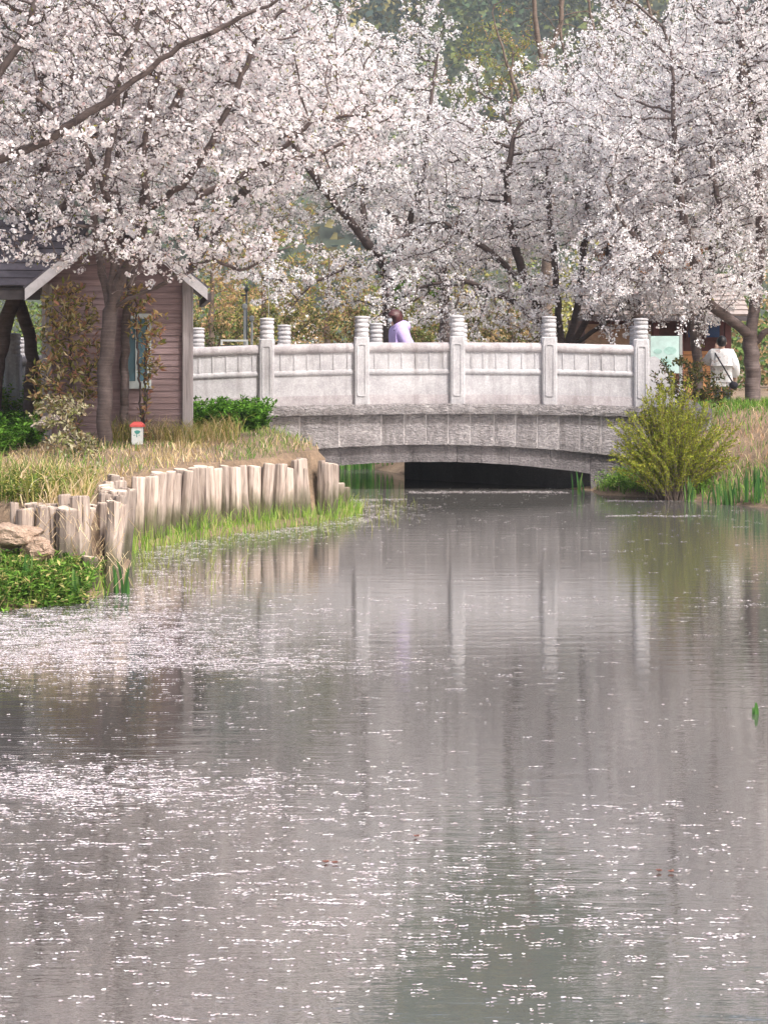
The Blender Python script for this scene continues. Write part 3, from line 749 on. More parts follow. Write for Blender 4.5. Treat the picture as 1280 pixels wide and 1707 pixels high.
em.prism([(.008+.04*math.cos(a)*(1+.15*math.sin(3*a)), .165+.026*math.sin(a)) for a in np.linspace(0, 6.28, 15)[:-1]], 'y', -.0635, -.0605)
em.prism([(-.006,.095),(.008,.095),(.006,.15),(-.002,.15)], 'y', -.0634, -.0605).prism([(-.045,.118),(-.02,.118),(-.018,.126),(-.045,.126)], 'y', -.0633, -.0605).prism([(.026,.118),(.045,.118),(.045,.126),(.026,.126)], 'y', -.0633, -.0605)
em.build('emblem', M['green_print'], mk, local=True)

# ------------------------------------------------------------------ rocks
def rock(name, label, c, r, mat, seed, flat=1.0, rz=0.0, tilt=0.0):
    rg = np.random.default_rng(seed); bm = bmesh.new(); bmesh.ops.create_icosphere(bm, subdivisions=3, radius=1)
    pl = [(Vector(rand_dir(1)[0]), rg.uniform(0.55, 0.85)) for _ in range(12)]
    for v in bm.verts:
        p = v.co.copy()
        for nrm, d in pl:
            t = p.dot(nrm)
            if t > d: p -= nrm*(t-d)*0.9
        v.co = Vector((p.x*r[0], p.y*r[1], p.z*r[2]))+Vector(rg.normal(0, 0.012, 3))
    me = bpy.data.meshes.new(name); bm.to_mesh(me); bm.free()
    o = link(name, me, mat); o.location = c; o.rotation_euler = (tilt, tilt*0.6, rz)
    return tag(o, label, 'rock')
rock('boulder', 'broad tan rock lying on the bank beside the near log stakes', tuple(P(15, 893, 15.55)), (0.36,0.27,0.12), M['rock_tan'], 3, rz=0.3)
rock('boulder', 'smaller tan rock wedged below the broad tan rock', tuple(P(62, 915, 15.45)), (0.16,0.14,0.12), M['rock_tan'], 4)
rock('leaning_slab', 'grey stone slab leaning among dry grass at foot of brown shrub', tuple(P(75, 706, 23.6)), (0.26,0.16,0.08), M['rock'], 8, rz=0.5, tilt=-0.5)

# ------------------------------------------------------------------ cherry trees
def LB(d0, pts, d1=None):
    d1 = d0 if d1 is None else d1; n = len(pts)
    return [P(x, y, d0+(d1-d0)*i/max(1, n-1)) for i, (x, y) in enumerate(pts)]
def E(px, py, d, r, n, shell=0.3):
    return ell(P(px, py, d), r, n, shell)
def gbase(px, d):
    x = (px-640)/F*d; return np.array([x, d, float(hz(x, d))-0.04])
NM = 3.4                                 # crown points per listed point
def mk_cherry(label, px, d, limbs, lobes, r_base, dens, fr, bark='bark', leafy=0.05, lowcut=None, kill=0.34, twig=0.16, cheap=False):
    b = gbase(px, d); seeds = [[b]+limbs[0]]+limbs[1:]
    att = []
    for l in lobes:                      # clumpy crown with shoots standing out of its outline
        c = P(*l[:3]); a = E(l[0], l[1], l[2], l[3], int(l[4]*NM*1.4)); ph = RNG.uniform(0, 6.28, 3)
        f = np.sin(3.3*a[:,0]+1.7*a[:,2]+ph[0])+np.sin(3.6*a[:,2]-1.9*a[:,1]+ph[1])+np.sin(3.1*a[:,1]+2.3*a[:,0]+ph[2])
        a = a[f > -0.45]; att.append(a)
        far = ((a-c)/np.array(l[3])); far = np.where(np.linalg.norm(far, axis=1) > 0.82)[0]
        for i in RNG.permutation(far)[:int(5+l[4]/9)]:
            u = a[i]-c; u = u/np.linalg.norm(u)+np.array([0, 0, 0.35]); u /= np.linalg.norm(u)
            att.append(a[i]+u*np.linspace(0.15, RNG.uniform(0.35, 0.95), 5)[:, None])
    att = np.concatenate(att)
    return cherry('cherry_tree', label, b, seeds, att, r_base, dens*(0.80 if d < 28 else 1.22), fr, bark, leafy*0.9, lowcut=lowcut, kill=kill*0.56, twig=twig, step=0.12 if d < 33 else 0.15, cheap=cheap or d > 28)

# the big one before the hut
mk_cherry('cherry tree with stout ringed trunk standing before the hut', 175, 23.8,
  [LB(23.8, [(172,690),(176,610),(181,545),(184,520)]),
   LB(23.8, [(184,520),(168,440),(160,380),(150,300),(130,190),(112,60),(100,-60)], 24.6),
   LB(23.8, [(184,520),(190,440),(184,375),(172,300),(190,220),(200,100),(215,-60)], 23.2),
   LB(23.8, [(184,520),(203,462),(228,415),(246,350),(238,255),(262,120),(300,-30)], 23.0),
   LB(23.8, [(184,520),(212,498),(260,478),(320,450),(352,432),(400,452),(455,425)], 22.6),
   LB(23.4, [(228,415),(262,395),(300,352),(360,312),(450,270),(520,200),(600,190)], 22.3),
   LB(23.2, [(246,350),(305,310),(345,250),(385,170),(430,60)], 22.6),
   LB(22.7, [(450,270),(540,255),(640,200)], 22.0),
   LB(23.7, [(172,290),(140,240),(100,190)], 23.0),
   LB(23.7, [(172,300),(210,270),(245,228)], 23.4),
   LB(23.3, [(160,380),(110,372),(60,388),(20,440)], 22.6)],
  [(170,120,23.6,(2.6,2.0,2.1),520), (430,180,22.8,(1.7,1.6,1.5),330), (560,210,22.4,(0.9,1.0,0.9),100), (250,400,22.9,(1.6,0.9,0.40),190), (400,390,22.7,(0.8,0.7,0.5),60), (120,420,22.9,(0.75,0.4,0.22),45), (260,-120,23.4,(3.0,1.8,1.6),200)],
  0.104, 2.65, 0.0195, 'bark', 0.06, kill=0.30,
  lowcut=lambda x, y: np.where((x > -4.75) & (x < -2.9), 3.05, 2.75)+0.62*np.exp(-((x+3.70)/0.26)**2)+0.14*np.sin(9*x)+0.08*np.sin(23*x))
mk_cherry('slimmer pale cherry trunk right behind the stout ringed one', 208, 24.5,
  [LB(24.5, [(206,660),(207,600),(212,520),(222,440),(232,350)]), LB(24.5, [(232,350),(262,230),(330,90),(380,-40)], 24.2), LB(24.5, [(222,440),(190,300),(215,120)], 25.2)],
  [(300,60,24.6,(1.6,1.2,1.5),170)], 0.062, 2.0, 0.022, 'bark', 0.05)
# a tree outside the frame whose long limb reaches in
mk_cherry('cherry tree reaching a long dark limb over the hut roof', -290, 20.4,
  [LB(20.4, [(-280,600),(-250,470),(-200,380)]), LB(20.4, [(-200,380),(-90,300),(0,264),(75,234),(180,166),(300,76),(450,6),(560,-70)], 19.9),
   LB(20.3, [(40,245),(85,232),(200,196),(260,194),(330,215)], 20.0), LB(20.3, [(-90,300),(-40,180),(40,60),(80,-60)], 20.6), LB(20.2, [(180,166),(215,80),(260,-30)], 20.8)],
  [(120,20,20.4,(1.5,1.1,0.95),210), (330,-30,20.2,(1.2,0.9,0.9),120), (30,170,20.4,(0.8,0.7,0.55),50), (-120,60,20.4,(1.2,1.1,1.6),120)],
  0.075, 1.9, 0.021, 'bark_dark', 0.05)
mk_cherry('leaning cherry trunk beside the pale stone post', -14, 25.6,
  [LB(25.6, [(-8,640),(8,540),(34,470),(50,395),(72,290),(66,140),(80,-20)], 26.0), LB(25.7, [(34,470),(-20,380),(-60,260),(-80,80)], 26.4), LB(25.8, [(50,395),(110,340),(170,200),(180,60)], 26.6)],
  [(20,170,26.0,(2.2,1.8,2.0),340), (60,-90,26.0,(2.2,1.6,1.4),150)], 0.11, 2.2, 0.023, 'bark', 0.05,
  lowcut=lambda x, y: 3.75+0.2*np.sin(5*x))
mk_cherry('bent grey cherry trunk curving up behind the pale stone post', 50, 26.6,
  [LB(26.6, [(48,680),(54,600),(50,560),(32,500),(22,460),(30,380)]), LB(26.6, [(30,380),(90,250),(120,100)], 27.2), LB(26.6, [(30,380),(-20,260),(-30,120)], 26.8)],
  [(60,200,26.9,(1.8,1.4,1.7),200)], 0.10, 2.0, 0.023, 'bark', 0.05,
  lowcut=lambda x, y: 3.7+0.2*np.sin(4*x))
# trees beyond the bridge
mk_cherry('cherry tree rising beyond the bridge beside the walking woman', 640, 35.5,
  [LB(35.5, [(648,560),(646,500),(648,450)]), LB(35.5, [(648,450),(612,405),(560,340),(500,260),(455,160),(440,40)], 34.4), LB(35.5, [(648,450),(680,380),(705,290),(715,190),(728,90)], 35.5), LB(35.5, [(612,405),(600,300),(610,180),(600,60)], 36.5),
   LB(35.4, [(648,460),(590,440),(520,470),(480,520)], 34.2), LB(35.4, [(646,520),(600,500),(545,515)], 34.6)],
  [(560,230,35.2,(2.1,2.0,1.9),430), (690,240,35.6,(1.0,1.2,1.5),170), (520,450,34.6,(1.3,0.8,0.55),90), (470,120,35.2,(2.0,1.6,1.6),180), (665,110,35.8,(0.9,0.9,0.95),120)], 0.12, 2.3, 0.030, 'bark_dark', 0.07, kill=0.36)
mk_cherry('many-stemmed cherry tree rising behind the bridge rail posts', 935, 34.0,
  [LB(34.0, [(940,590)]),
   LB(34.0, [(940,590),(905,540),(880,480),(862,420),(848,370),(845,300),(855,230)], 33.2),
   LB(34.0, [(940,590),(932,540),(928,480),(922,410),(912,300),(905,220)], 34.4),
   LB(34.0, [(940,590),(960,530),(968,470),(975,400),(980,300),(985,200)], 34.8),
   LB(34.0, [(945,590),(985,520),(1004,460),(1020,390),(1050,300)], 33.4),
   LB(34.0, [(948,580),(1000,545),(1050,500),(1100,465),(1150,450)], 33.0),
   LB(33.6, [(880,480),(830,430),(785,395),(740,370)], 32.8), LB(33.8, [(905,540),(850,500),(800,478),(760,462)], 32.8)],
  [(880,300,33.8,(2.5,2.0,1.6),560), (1000,260,34.2,(1.8,1.9,1.7),260), (770,400,33.4,(1.1,1.0,0.9),160), (790,505,32.9,(1.5,0.8,0.62),260), (930,500,32.8,(1.0,0.6,0.5),110), (720,450,33.4,(0.9,0.8,0.8),120), (1040,480,32.8,(1.2,0.7,0.6),190), (780,300,34,(1.2,1.4,1.3),190)], 0.17, 2.5, 0.029, 'bark_dark', 0.02, kill=0.36)
mk_cherry('cherry tree with ringed trunk on the grassy bank above the bush', 1257, 30.0,
  [LB(30.0, [(1256,640),(1253,590),(1250,555)]), LB(30.0, [(1250,560),(1222,535),(1180,505),(1130,470),(1085,425),(1040,375),(1010,300)], 29.0),
   LB(30.0, [(1250,555),(1262,490),(1268,400),(1262,280),(1240,140),(1230,20)], 30.4), LB(30.0, [(1255,575),(1290,540),(1340,450),(1380,300)], 29.6),
   LB(29.6, [(1180,505),(1150,420),(1130,300),(1120,160)], 29.6), LB(29.9, [(1262,490),(1215,420),(1190,300),(1180,150)], 30.2)],
  [(1190,230,29.8,(2.2,1.8,2.1),540), (1060,330,29.3,(1.0,0.9,1.0),150), (1170,430,29.2,(1.3,0.8,0.6),170), (1090,445,29.1,(0.9,0.5,0.5),130), (1150,470,29.0,(0.8,0.4,0.36),140), (1020,460,29.4,(0.6,0.4,0.4),60), (1330,220,30,(1.6,1.6,2.2),250), (1200,-40,30,(2.4,1.6,1.3),220)], 0.135, 2.6, 0.0245, 'bark', 0.03, kill=0.33)
mk_cherry('forked cherry trunk between the map board and the white coat', 1165, 32.2,
  [LB(32.2, [(1163,600),(1160,572),(1158,560)]), LB(32.2, [(1158,560),(1148,520),(1140,470),(1135,380),(1110,260)], 32.6), LB(32.2, [(1158,560),(1178,500),(1186,440),(1190,330),(1200,200)], 32.8), LB(32.2, [(1160,562),(1190,535),(1205,520),(1240,480)], 31.8), LB(32.4,[(1140,470),(1080,420),(1040,340)],33)],
  [(1120,250,32.8,(2.0,1.7,1.9),360), (1220,330,32.6,(1.3,1.2,1.2),150), (1110,465,31.6,(0.9,0.5,0.4),110)], 0.095, 2.2, 0.0275, 'bark', 0.03, kill=0.36)
mk_cherry('cherry tree half out of view past the ringed trunk on the grassy bank', 1420, 31.5,
  [LB(31.5, [(1415,600),(1400,520)]), LB(31.5, [(1400,520),(1330,400),(1270,250),(1240,90)], 31.2), LB(31.5, [(1400,520),(1440,300),(1450,80)])],
  [(1330,170,31.4,(2.2,1.7,2.2),330)], 0.12, 2.0, 0.028, 'bark_dark', 0.03, kill=0.38)
# second row
row = [('cherry tree behind the first row, crown over the middle of the bridge', 742, 39.5, [(720,330,39.5,(2.2,1.7,1.9),360), (800,350,39.5,(1.6,1.5,1.4),200), (660,200,39.5,(1.0,1.5,1.6),160)]),
       ('cherry tree behind the first row, crown over the bush end of the bridge', 1060, 39.0, [(1040,250,39,(2.6,1.9,2.1),420), (1150,120,39,(2.0,1.6,1.6),240), (930,330,39,(1.4,1.3,1.3),150), (965,170,39,(1.4,1.2,1.15),190), (1060,90,39,(1.3,1.2,1.0),150)]),
       ('cherry tree behind the first row, crown over the log wall end of the bridge', 285, 38.0, [(400,230,38,(2.6,1.9,2.1),430), (500,130,38,(2.0,1.7,2.0),270)]),
       ('cherry tree in the second row behind the hut', 170, 35.0, [(150,230,35,(2.8,2.0,2.0),430), (300,120,35,(2.4,1.7,2.0),280)]),
       ('cherry tree in the second row far behind the ringed trunk on the bank', 1330, 37.5, [(1280,230,37.5,(2.8,2.0,2.5),430)])]
for lb, px, d, lobes in row:
    cx, cy = lobes[0][0], lobes[0][1]
    mk_cherry(lb, px, d, [LB(d, [(px, 520), (px+(cx-px)*.3, 440)]), LB(d, [(px+(cx-px)*.3, 440), (cx-60, cy+40), (cx-110, cy-60)], d-.6), LB(d, [(px+(cx-px)*.3, 440), (cx+50, cy+30), (cx+90, cy-80)], d+.5)],
              lobes, 0.13, 2.4, 0.034, 'bark_dark', 0.05, kill=0.42, twig=0.2, cheap=True)

# ------------------------------------------------------------------ other trees and shrubs
def leafy(name, label, cat, base, seeds, att, r_base, per, L, Wd, cols, wts, bark='bark_brown', group=None, spread=0.1, kill=0.3, step=0.14, mat='leaf', up=0.3, r_tip=0.004, thin_r=0.02, dirs=None):
    PO, PA, ns = grow(seeds, att, step=step, kill=kill)
    o = empty(name, tuple(base)); off = np.asarray(base, float)
    me, rad, tips = tree_mesh(PO, PA, r_base, r_tip, 'trunk', off)
    link('trunk' if cat == 'tree' else 'stems', me, M[bark], o, smooth=True)
    if per > 0:
        th = np.where(rad < thin_r)[0]; nb = RNG.poisson(per, len(th)); i_ = np.repeat(th, nb); m = len(i_)
        C = PO[i_]+rand_dir(m)*RNG.uniform(0, spread, m)[:, None]
        D = rand_dir(m)+np.array([[0, 0, up]])
        lm = leaves(C-off, D, rand_dir(m)+np.array([[0,0,0.6]]), RNG.uniform(*L, m), RNG.uniform(*Wd, m), pal(m, cols, wts, 0.2), 'crown')
        link('crown' if cat == 'tree' else 'foliage', lm, M[mat], o)
    return tag(o, label, cat, group)
OL = [(0.30,0.29,0.08),(0.40,0.29,0.13),(0.44,0.27,0.15),(0.22,0.27,0.06)]
for lb, px, d, cy, r, cols, wts, n in (
    ('rusty orange feathery tree behind the bridge, beside the hut', 352, 47.0, 455, (1.5,1.6,2.0), OL, [.2,.3,.4,.1], 330),
    ('olive and rust feathery tree behind the bridge, past the lamp pole', 440, 50.0, 440, (1.9,1.8,2.4), OL, [.4,.3,.15,.15], 380),
    ('yellow-olive young tree behind the bridge at the gap between cherry crowns', 545, 48.0, 490, (1.9,1.7,1.5), OL, [.45,.25,.1,.2], 330),
    ('tall olive tree on the hill foot showing above the cherry crowns', 850, 66.0, 150, (2.6,2.4,3.4), OL, [.4,.2,.1,.3], 260)):
    b = gbase(px, d)
    leafy('feathery_tree', lb, 'tree', b, [[b, b+(0,0,1.0), P(px, cy+60, d), P(px+5, cy-60, d)]], E(px, cy, d, r, n), 0.09, 8, (0.06,0.16), (0.03,0.07), cols, wts, group='brown and olive trees beyond the bridge', spread=0.22, kill=0.4, step=0.22)
b = gbase(690, 37.2)
leafy('green_tree', 'small fresh green leafy tree behind the woman on the bridge', 'tree', b, [[b, P(668, 520, 37.2), P(672, 470, 37.2)], [P(668,520,37.2), P(705,490,37.0), P(715,470,36.8)]],
      np.concatenate([E(690, 478, 36.9, (0.75,0.5,0.5), 120), E(655, 445, 36.9, (0.5,0.4,0.3), 40)]), 0.05, 9, (0.06,0.12), (0.04,0.08), [(0.07,0.17,0.02),(0.12,0.24,0.03),(0.04,0.09,0.015)], [.4,.4,.2], spread=0.12)
for lb, px, d, tops, rb in (('crooked bare brown tree on the hill foot, rising above cherry crowns', 905, 52.0, [[(918,300),(920,190),(905,110),(893,40),(885,-60)], [(905,110),(935,40),(940,-50)], [(920,190),(950,130),(935,60),(930,-40)], [(918,300),(880,210),(850,120),(820,20)]], 0.19),
                            ('straight dark bare trunk on the hill foot, above cherry crowns', 1022, 56.0, [[(1020,300),(1018,150),(1022,40),(1020,-100)], [(1022,40),(1060,-20)], [(1018,150),(990,60),(975,-40)]], 0.24),
                            ('leaning bare tree on the hill foot behind the thickest cherry crowns', 1120, 54.0, [[(1115,300),(1130,120),(1150,10),(1160,-90)], [(1130,120),(1095,60),(1070,-30)]], 0.15)):
    b = gbase(px, d); sd_ = [[b]+LB(d, tops[0])]+[LB(d, t) for t in tops[1:]]
    leafy('bare_tree', lb, 'tree', b, sd_, np.concatenate([E(px, 60, d, (1.9,1.6,2.6), 200), E(px, -120, d, (2.0,1.6,1.6), 90)]), rb, 0, (0,0), (0,0), [], None, bark='bark_brown', group='bare trees at the hill foot', kill=0.5, step=0.25, r_tip=0.012)
# shrubs round the hut
SH = [(0.32,0.26,0.09),(0.42,0.28,0.14),(0.16,0.17,0.04),(0.36,0.18,0.12),(0.54,0.46,0.26)]
for lb, px, d, lobes, cols, wts, per, LL in (
    ('brown and olive whorled-leaf shrub against the hut wall beside the cherry trunk', 125, 24.1, [(115,545,24.1,(.46,.3,.66),420), (95,640,24.0,(.46,.3,.45),240), (150,620,24.1,(.25,.25,.5),140)], SH, [.22,.25,.23,.15,.15], 2.6, (0.07,0.14)),
    ('loose bronze-leaf shrub in front of the hut window', 238, 24.3, [(245,545,24.3,(.32,.2,.36),150), (250,610,24.3,(.20,.2,.28),60), (225,500,24.3,(.30,.2,.22),80)], SH, [.3,.3,.15,.2,.05], 2.6, (0.06,0.13)),
    ('straggling pale-leaf shrub below the cherry trunk, trailing over the bank edge', 140, 22.2, [(120,745,22.2,(.42,.3,.20),120), (165,790,21.2,(.22,.3,.14),80), (100,690,22.6,(.48,.3,.28),110)], [(0.42,0.38,0.24),(0.24,0.25,0.09),(0.50,0.46,0.32),(0.22,0.16,0.08)], [.35,.3,.2,.15], 3.6, (0.05,0.10))):
    b = gbase(px, d); b[2] += 0.02
    att = np.concatenate([E(l[0], l[1], l[2], l[3], l[4], 0.1) for l in lobes])
    sd_ = [[b, b+(0.02,0,0.25)]]+[[b, P(l[0], l[1], l[2])] for l in lobes]
    leafy('shrub', lb, 'shrub', b, sd_, att, 0.022, per, LL, (0.024,0.048), cols, wts, bark='bark_dark', group='shrubs round the hut', spread=0.06, kill=0.085, step=0.055, up=0.5, r_tip=0.0035, thin_r=0.014)
# dark evergreen behind the fountain bush
b = gbase(1130, 27.6)
leafy('evergreen_shrub', 'dark evergreen shrub behind the arching yellow-green bush', 'shrub', b, [[b, b+(0,0,.3)]], np.concatenate([E(1135,630,27.5,(.50,.3,.38),420), E(1185,650,27.7,(.45,.3,.28),240)]), 0.03, 9, (0.05,0.09), (0.02,0.04),
      [(0.05,0.06,0.02),(0.09,0.09,0.03),(0.16,0.10,0.05)], [.5,.3,.2], bark='bark_dark', spread=0.07, kill=0.14, step=0.08)
# arching bush at the water's edge: many thin rods fanning from one foot, small leaves along them
b = gbase(1122, 26.1); fb = empty('arching_bush', tuple(b)); tag(fb, "arching yellow-green bush fanning out of the bank at the bridge's end", 'bush')
ns = 420; V = []; Q = []; LC = []; LDn = []
for i in range(ns):
    az = RNG.uniform(0, 6.28); out = RNG.uniform(0.05, 1.0)**0.8*1.02; hgt = RNG.uniform(1.2, 2.3)*(1-0.40*out/1.25)
    p0 = RNG.normal(0, 0.07, 3); p0[2] = -0.03; m = 9
    pts = []
    for k in range(m):
        t = k/(m-1); pts.append(p0+np.array([math.cos(az)*out*t**0.9, math.sin(az)*out*0.75*t**0.9, hgt*(t**0.85)-0.28*out*t**3])+RNG.normal(0, 0.008, 3)*(k > 0))
    pts = np.array(pts); rad_ = np.linspace(0.0065, 0.0022, m); bi_ = len(V)
    for k in range(m):
        for a in (0, 2.1, 4.2): V.append(pts[k]+rad_[k]*np.array([math.cos(a), math.sin(a), 0.3*math.sin(a)]))
    for k in range(m-1):
        for a in range(3): Q.append((bi_+k*3+a, bi_+k*3+(a+1) % 3, bi_+k*3+3+(a+1) % 3, bi_+k*3+3+a))
    nl = int(RNG.integers(62, 100)); tt = RNG.uniform(0.22, 1.0, nl)*(m-1); k0 = np.minimum(tt.astype(int), m-2); fr2 = (tt-k0)[:, None]
    LC.append(pts[k0]*(1-fr2)+pts[k0+1]*fr2); dv = pts[k0+1]-pts[k0]; LDn.append(dv/np.linalg.norm(dv, axis=1, keepdims=True)+0.9*rand_dir(nl))
link('stems', npmesh('stems', V, 4, np.array(Q)), M['bark_brown'], fb)
LC = np.concatenate(LC); LDn = np.concatenate(LDn); k = len(LC)
link('foliage', leaves(LC, LDn, rand_dir(k), RNG.uniform(0.03, 0.065, k), RNG.uniform(0.012, 0.024, k), pal(k, [(0.27,0.30,0.035),(0.37,0.38,0.055),(0.17,0.21,0.03),(0.20,0.15,0.045)], [.4,.25,.25,.1], 0.18), 'foliage'), M['leaf'], fb)

# ------------------------------------------------------------------ grasses and herbs (nobody could count them)
def scatter(n, x0, x1, y0, y1, keep):
    X = RNG.uniform(x0, x1, n); Y = RNG.uniform(y0, y1, n); k = keep(X, Y); X, Y = X[k], Y[k]
    return np.stack([X, Y, hz(X, Y)-0.01], 1)
def hut_free(X, Y):
    a = R(8); ox, oy = (322-640)/F*24.8, 24.8; u = (X-ox)*math.cos(a)+(Y-oy)*math.sin(a); v = -(X-ox)*math.sin(a)+(Y-oy)*math.cos(a)
    return ~((u > -2.15) & (u < 0.03) & (v > -0.02) & (v < 2.4))
def patch(X, Y, s=1.0, ph=0.0):
    return 0.5+0.25*np.sin(s*2.1*X+ph)+0.25*np.sin(s*1.7*Y+1.3*X+ph*2)
DRY = [(0.56,0.42,0.24),(0.46,0.34,0.17),(0.66,0.54,0.36),(0.36,0.29,0.11)]
GRN = [(0.10,0.20,0.03),(0.16,0.27,0.045),(0.07,0.13,0.025),(0.24,0.30,0.07)]
# dry and olive grass on the near bank
C = scatter(16000, -7.5, -0.7, 15.9, 27.8, lambda X, Y: (sdf(LEFT, X, Y) > 0.12) & (np.abs(X) < 0.24*Y) & hut_free(X, Y))
near = np.exp(-((C[:,0]+3.9)**2/1.6+(C[:,1]-17.5)**2/6)); n = len(C)
g = patch(C[:,0], C[:,1], 1.4); green = RNG.random(n) < np.clip(0.30+0.9*(g-0.5)+0.25*(C[:,1] > 24)+0.3*(C[:,0] > -2.0), 0.05, 0.85)
col = np.where(green[:, None], pal(n, GRN, None, 0.25), pal(n, DRY, [.35,.3,.2,.15], 0.2))
tag(link('dry_grass', blades(C, RNG.uniform(0.05, 0.17, n)*(1+1.9*near)*(0.6+0.9*patch(C[:,0], C[:,1], 2.3, 2)), RNG.uniform(0.1, 1.3, n), RNG.uniform(0.006, 0.014, n), col, 'dry_grass'), M['grass']), 'dry straw-coloured and olive grass on the bank above the logs', 'grass', None, 'stuff')
# tall tufts along the hut wall and the tall straw at the near corner
C = np.concatenate([scatter(900, -3.9, -2.55, 24.1, 24.75, lambda X, Y: hut_free(X, Y) & (patch(X, Y, 3) > 0.35)), scatter(300, -2.65, -2.1, 24.4, 25.8, lambda X, Y: hut_free(X, Y)), scatter(1700, -4.6, -2.75, 16.1, 19.0, lambda X, Y: (sdf(LEFT, X, Y) > 0.15) & (patch(X, Y, 2, 1) > 0.45))])
n = len(C); col = pal(n, [(0.30,0.28,0.08),(0.44,0.33,0.15),(0.17,0.22,0.05),(0.54,0.42,0.24)], [.3,.3,.2,.2], 0.2)
tag(link('tall_grass', blades(C, RNG.uniform(0.18, 0.45, n), RNG.uniform(0.15, 0.8, n), RNG.uniform(0.006, 0.013, n), col, 'tall_grass'), M['grass']), 'tall seeding grass tufts at the hut wall and bank edge', 'grass', None, 'stuff')
# bright green waterside grass at the foot of the logs
C = scatter(9000, -3.0, -0.3, 18.8, 24.5, lambda X, Y: (sdf(SHELF, X, Y) > -0.13) & (sdf(LEFT, X, Y) < -0.07) & (np.abs(X) < 0.2*Y)); C[:,2] = np.maximum(C[:,2], -0.03)
n = len(C); H = RNG.uniform(0.08, 0.34, n)*(0.55+0.75*patch(C[:,0], C[:,1], 4, 1))
tag(link('waterside_grass', blades(C, H, RNG.uniform(0.05, 0.5, n), RNG.uniform(0.006, 0.012, n), pal(n, [(0.16,0.28,0.035),(0.23,0.34,0.055),(0.10,0.19,0.03),(0.40,0.37,0.16)], [.33,.27,.25,.15], 0.25), 'waterside_grass'), M['grass']), 'bright green grass at the water line along the log wall', 'grass', None, 'stuff')
# thin sprigs standing in the shallow water
def shallow(X, Y):
    d = sdf(SHELF, X, Y); return (d < -0.05) & (d > -1.25) & (RNG.random(len(X)) < np.exp(d/0.45)) & (patch(X, Y, 3.3, .4) > 0.25)
C = scatter(9000, -3.0, 0.6, 15.6, 26.0, shallow); C[:,2] = -0.04; n = len(C)
tag(link('water_sprigs', blades(C, RNG.uniform(0.07, 0.24, n), RNG.uniform(0.05, 0.6, n), RNG.uniform(0.005, 0.010, n), pal(n, [(0.18,0.22,0.04),(0.27,0.30,0.07),(0.13,0.12,0.04)], None, 0.25), 'water_sprigs'), M['grass']), 'thin olive sprigs standing in the shallow water off the logs', 'water plants', None, 'stuff')
# lush herbs at the near shore
def herb(name, label, pts_c, nst, hgt, cols, wts, L, Wd, spread=0.14):
    """leafy stems: each stem carries leaves all the way up"""
    Cs = []; Ds = []; V = []; Q = []
    for c in pts_c:
        for _ in range(nst):
            h = hgt*RNG.uniform(0.5, 1.1); az = RNG.uniform(0, 6.28); ln = RNG.uniform(0.05, spread*2)
            t = RNG.uniform(0.15, 1, 26)[:, None]; off_ = np.array([[math.cos(az)*ln, math.sin(az)*ln, 0]])
            Cs.append(c+off_*t**1.5+np.array([[0,0,1.0]])*h*t+RNG.normal(0, 0.012, (26, 3))); d = rand_dir(26); d[:,2] = np.abs(d[:,2])*0.6; Ds.append(d)
            e = c+off_[0]+np.array([0,0,h]); b_ = len(V); V += [c-(.004,0,0), c+(.004,0,0), e]; Q.append((b_, b_+1, b_+2))
    C = np.concatenate(Cs); D = np.concatenate(Ds); m = len(C)
    Lf = leaves(C, D, rand_dir(m)*0.5+np.array([[0,0,1.0]]), RNG.uniform(*L, m), RNG.uniform(*Wd, m), pal(m, cols, wts, 0.22), name)
    return tag(link(name, Lf, M['leaf']), label, 'plants', None, 'stuff')
C = scatter(900, -4.2, -2.3, 14.2, 15.75, lambda X, Y: (sdf(SHELF, X, Y) > -0.06) & (sdf(LEFT, X, Y) < -0.05) & (X < -2.62))[:330]
herb('lush_herbs', 'lush green leafy herbs on the shore below the near logs', C, 5, 0.24, [(0.10,0.20,0.03),(0.17,0.30,0.05),(0.05,0.11,0.02),(0.40,0.36,0.14)], [.33,.27,.24,.16], (0.02,0.09), (0.007,0.034))
C = scatter(500, -2.95, -1.35, 26.2, 27.6, lambda X, Y: sdf(LEFT, X, Y) > 0.15)[:70]
herb('nettle_patch', 'dense dark green leafy plants growing against the bridge abutment', C, 5, 0.40, [(0.07,0.17,0.02),(0.12,0.26,0.03),(0.03,0.08,0.012)], [.45,.35,.2], (0.05,0.10), (0.025,0.05))
C = scatter(500, -6.2, -4.7, 22.5, 25.2, lambda X, Y: hut_free(X, Y))[:60]
herb('green_undergrowth', 'fresh green undergrowth beside the pale stone post', C, 5, 0.40, [(0.08,0.19,0.02),(0.14,0.28,0.04),(0.04,0.09,0.015)], [.45,.35,.2], (0.05,0.10), (0.025,0.05))
C = scatter(600, -4.4, -3.1, 16.2, 18.2, lambda X, Y: sdf(LEFT, X, Y) > 0.15)[:60]
herb('bank_herbs', 'green and yellow herbs among straw at the near bank corner', C, 4, 0.24, [(0.14,0.20,0.04),(0.24,0.24,0.05),(0.09,0.12,0.03)], None, (0.03,0.06), (0.015,0.03))
